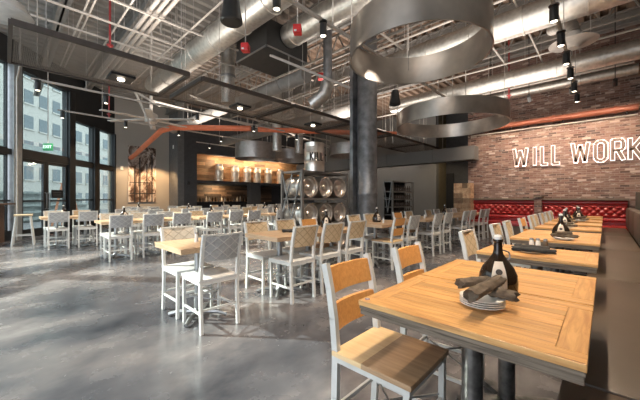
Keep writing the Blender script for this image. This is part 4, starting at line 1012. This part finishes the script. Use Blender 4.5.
# far round duct below panels at left and the big fan
t = thing('ceiling_fan', 'large pale ceiling fan with long blades below the perforated panels', 'fan', tuple(Pd(151, 121, 9.3)))
fz = t.location.z
MB().lathe([(0, -.05), (.16, -.05), (.18, .0), (.18, .2), (.12, .24), (0, .24)], n=24).build('hub', 'fan', t)
MB().tube([(0, 0, .22), (0, 0, CEIL-fz)], .045, 10).build('shaft', 'pale_pipe', t)
for i in range(6):
    a = R(40)+i*PI/3; c, s = math.cos(a), math.sin(a)
    MB().bar((c*.17, s*.17, .05), (c*1.35, s*1.35, .02), .17, .022).build('blade', 'fan', t, smooth=False)
# diagonal pale conduits below the panels
for i, (a, c) in enumerate((((135, 92, 8.5), (152, 128, 9.0)), ((112, 78, 7.8), (160, 106, 8.6)), ((190, 95, 9.5), (340, 152, 16.5)), ((150, 100, 9), (345, 150, 15)), ((270, 55, 6.4), (350, 88, 6.6)))):
    p, q = Pd(*a), Pd(*c)
    t = thing('ceiling_conduit', f'pale conduit slanting below the ceiling left of the column, {ORD[i]} of five', 'conduit', (0, 0, 0), 0, 'slanting pale conduits')
    MB().tube([p, q], .03, 8).build('tube', 'pale_pipe', t); m = p.lerp(q, .4); MB().tube([m, (m.x, m.y, CEIL)], .006, 6).build('hanger_rod', 'rod', t)
# dome at the top left corner
q = Pd(-2, 8, 3.6)
t = thing('dome_pendant', 'pale round dome lamp cut by the top left corner', 'pendant lamp', q)
MB().lathe([(.30, -.06), (.32, -.05), (.24, .08), (.12, .16), (0, .18)], n=36).build('dome', 'white_ceramic', t); MB().lathe([(0, -.03), (.2, -.03), (.2, -.01), (0, -.01)], n=28).build('lens', 'white_lens', t)
MB().tube([(0, 0, .17), (0, 0, CEIL-q.z)], .012, 8).build('stem', 'rod', t)
# exit sign
q = Pd(48, 147, 8.4)
t = thing('exit_sign', 'green hanging EXIT sign in front of the glass doors', 'sign', q, YAW)
MB().box(-.13, .13, -.02, .02, -.10, .10, .006).build('housing', 'exit_green', t)
o = text('EXIT', .12, (0, -.022, 0), 0, 'exit_white', t, 'lettering', .002)
MB().tube([(0, 0, .1), (0, 0, CEIL-q.z)], .01, 8).build('stem', 'rod', t)
# pale drop conduit by the left window
p = Pd(20, 64, 7.6)
tag(MB().tube([(p.x, p.y, CEIL), (p.x, p.y, p.z), Pd(17, 80, 7.8), Pd(17, 200, 7.9), Pd(17, 240, 7.9)], .02, 8).build('wall_conduit', 'rod'), 'thin pale conduit running down beside the grey window post', 'conduit')
# small things on walls
for i, (px, py, X) in enumerate(((121.5, 168, XW), (173.5, 147, None), (188.5, 183, XBAR))):
    if X is None: q = PY(px, py, YJ); t = MB().box(-.06, .06, -.03, 0, -.09, .09, .008)
    else: q = PX(px, py, X); t = MB().box(0, .05, -.06, .06, -.09, .09, .008)
    tag(t.build('wall_device', 'white_ceramic' if i < 2 else 'black_steel', loc=q), ['small white wall device left of the sepia picture', 'small white wall device on the grey pier', 'small dark round device on the dark bar wall'][i], 'wall device')
# print labels that repeat or have an odd length
seen = {}
for o in S.objects:
    if o.parent is None and 'label' in o.keys():
        seen.setdefault(o['label'], []).append(o.name)
for l, n in seen.items():
    if len(n) > 1 or not l: print('DUP', l, len(n))
    if not (4 <= len(l.split()) <= 16): print('LEN', len(l.split()), l)
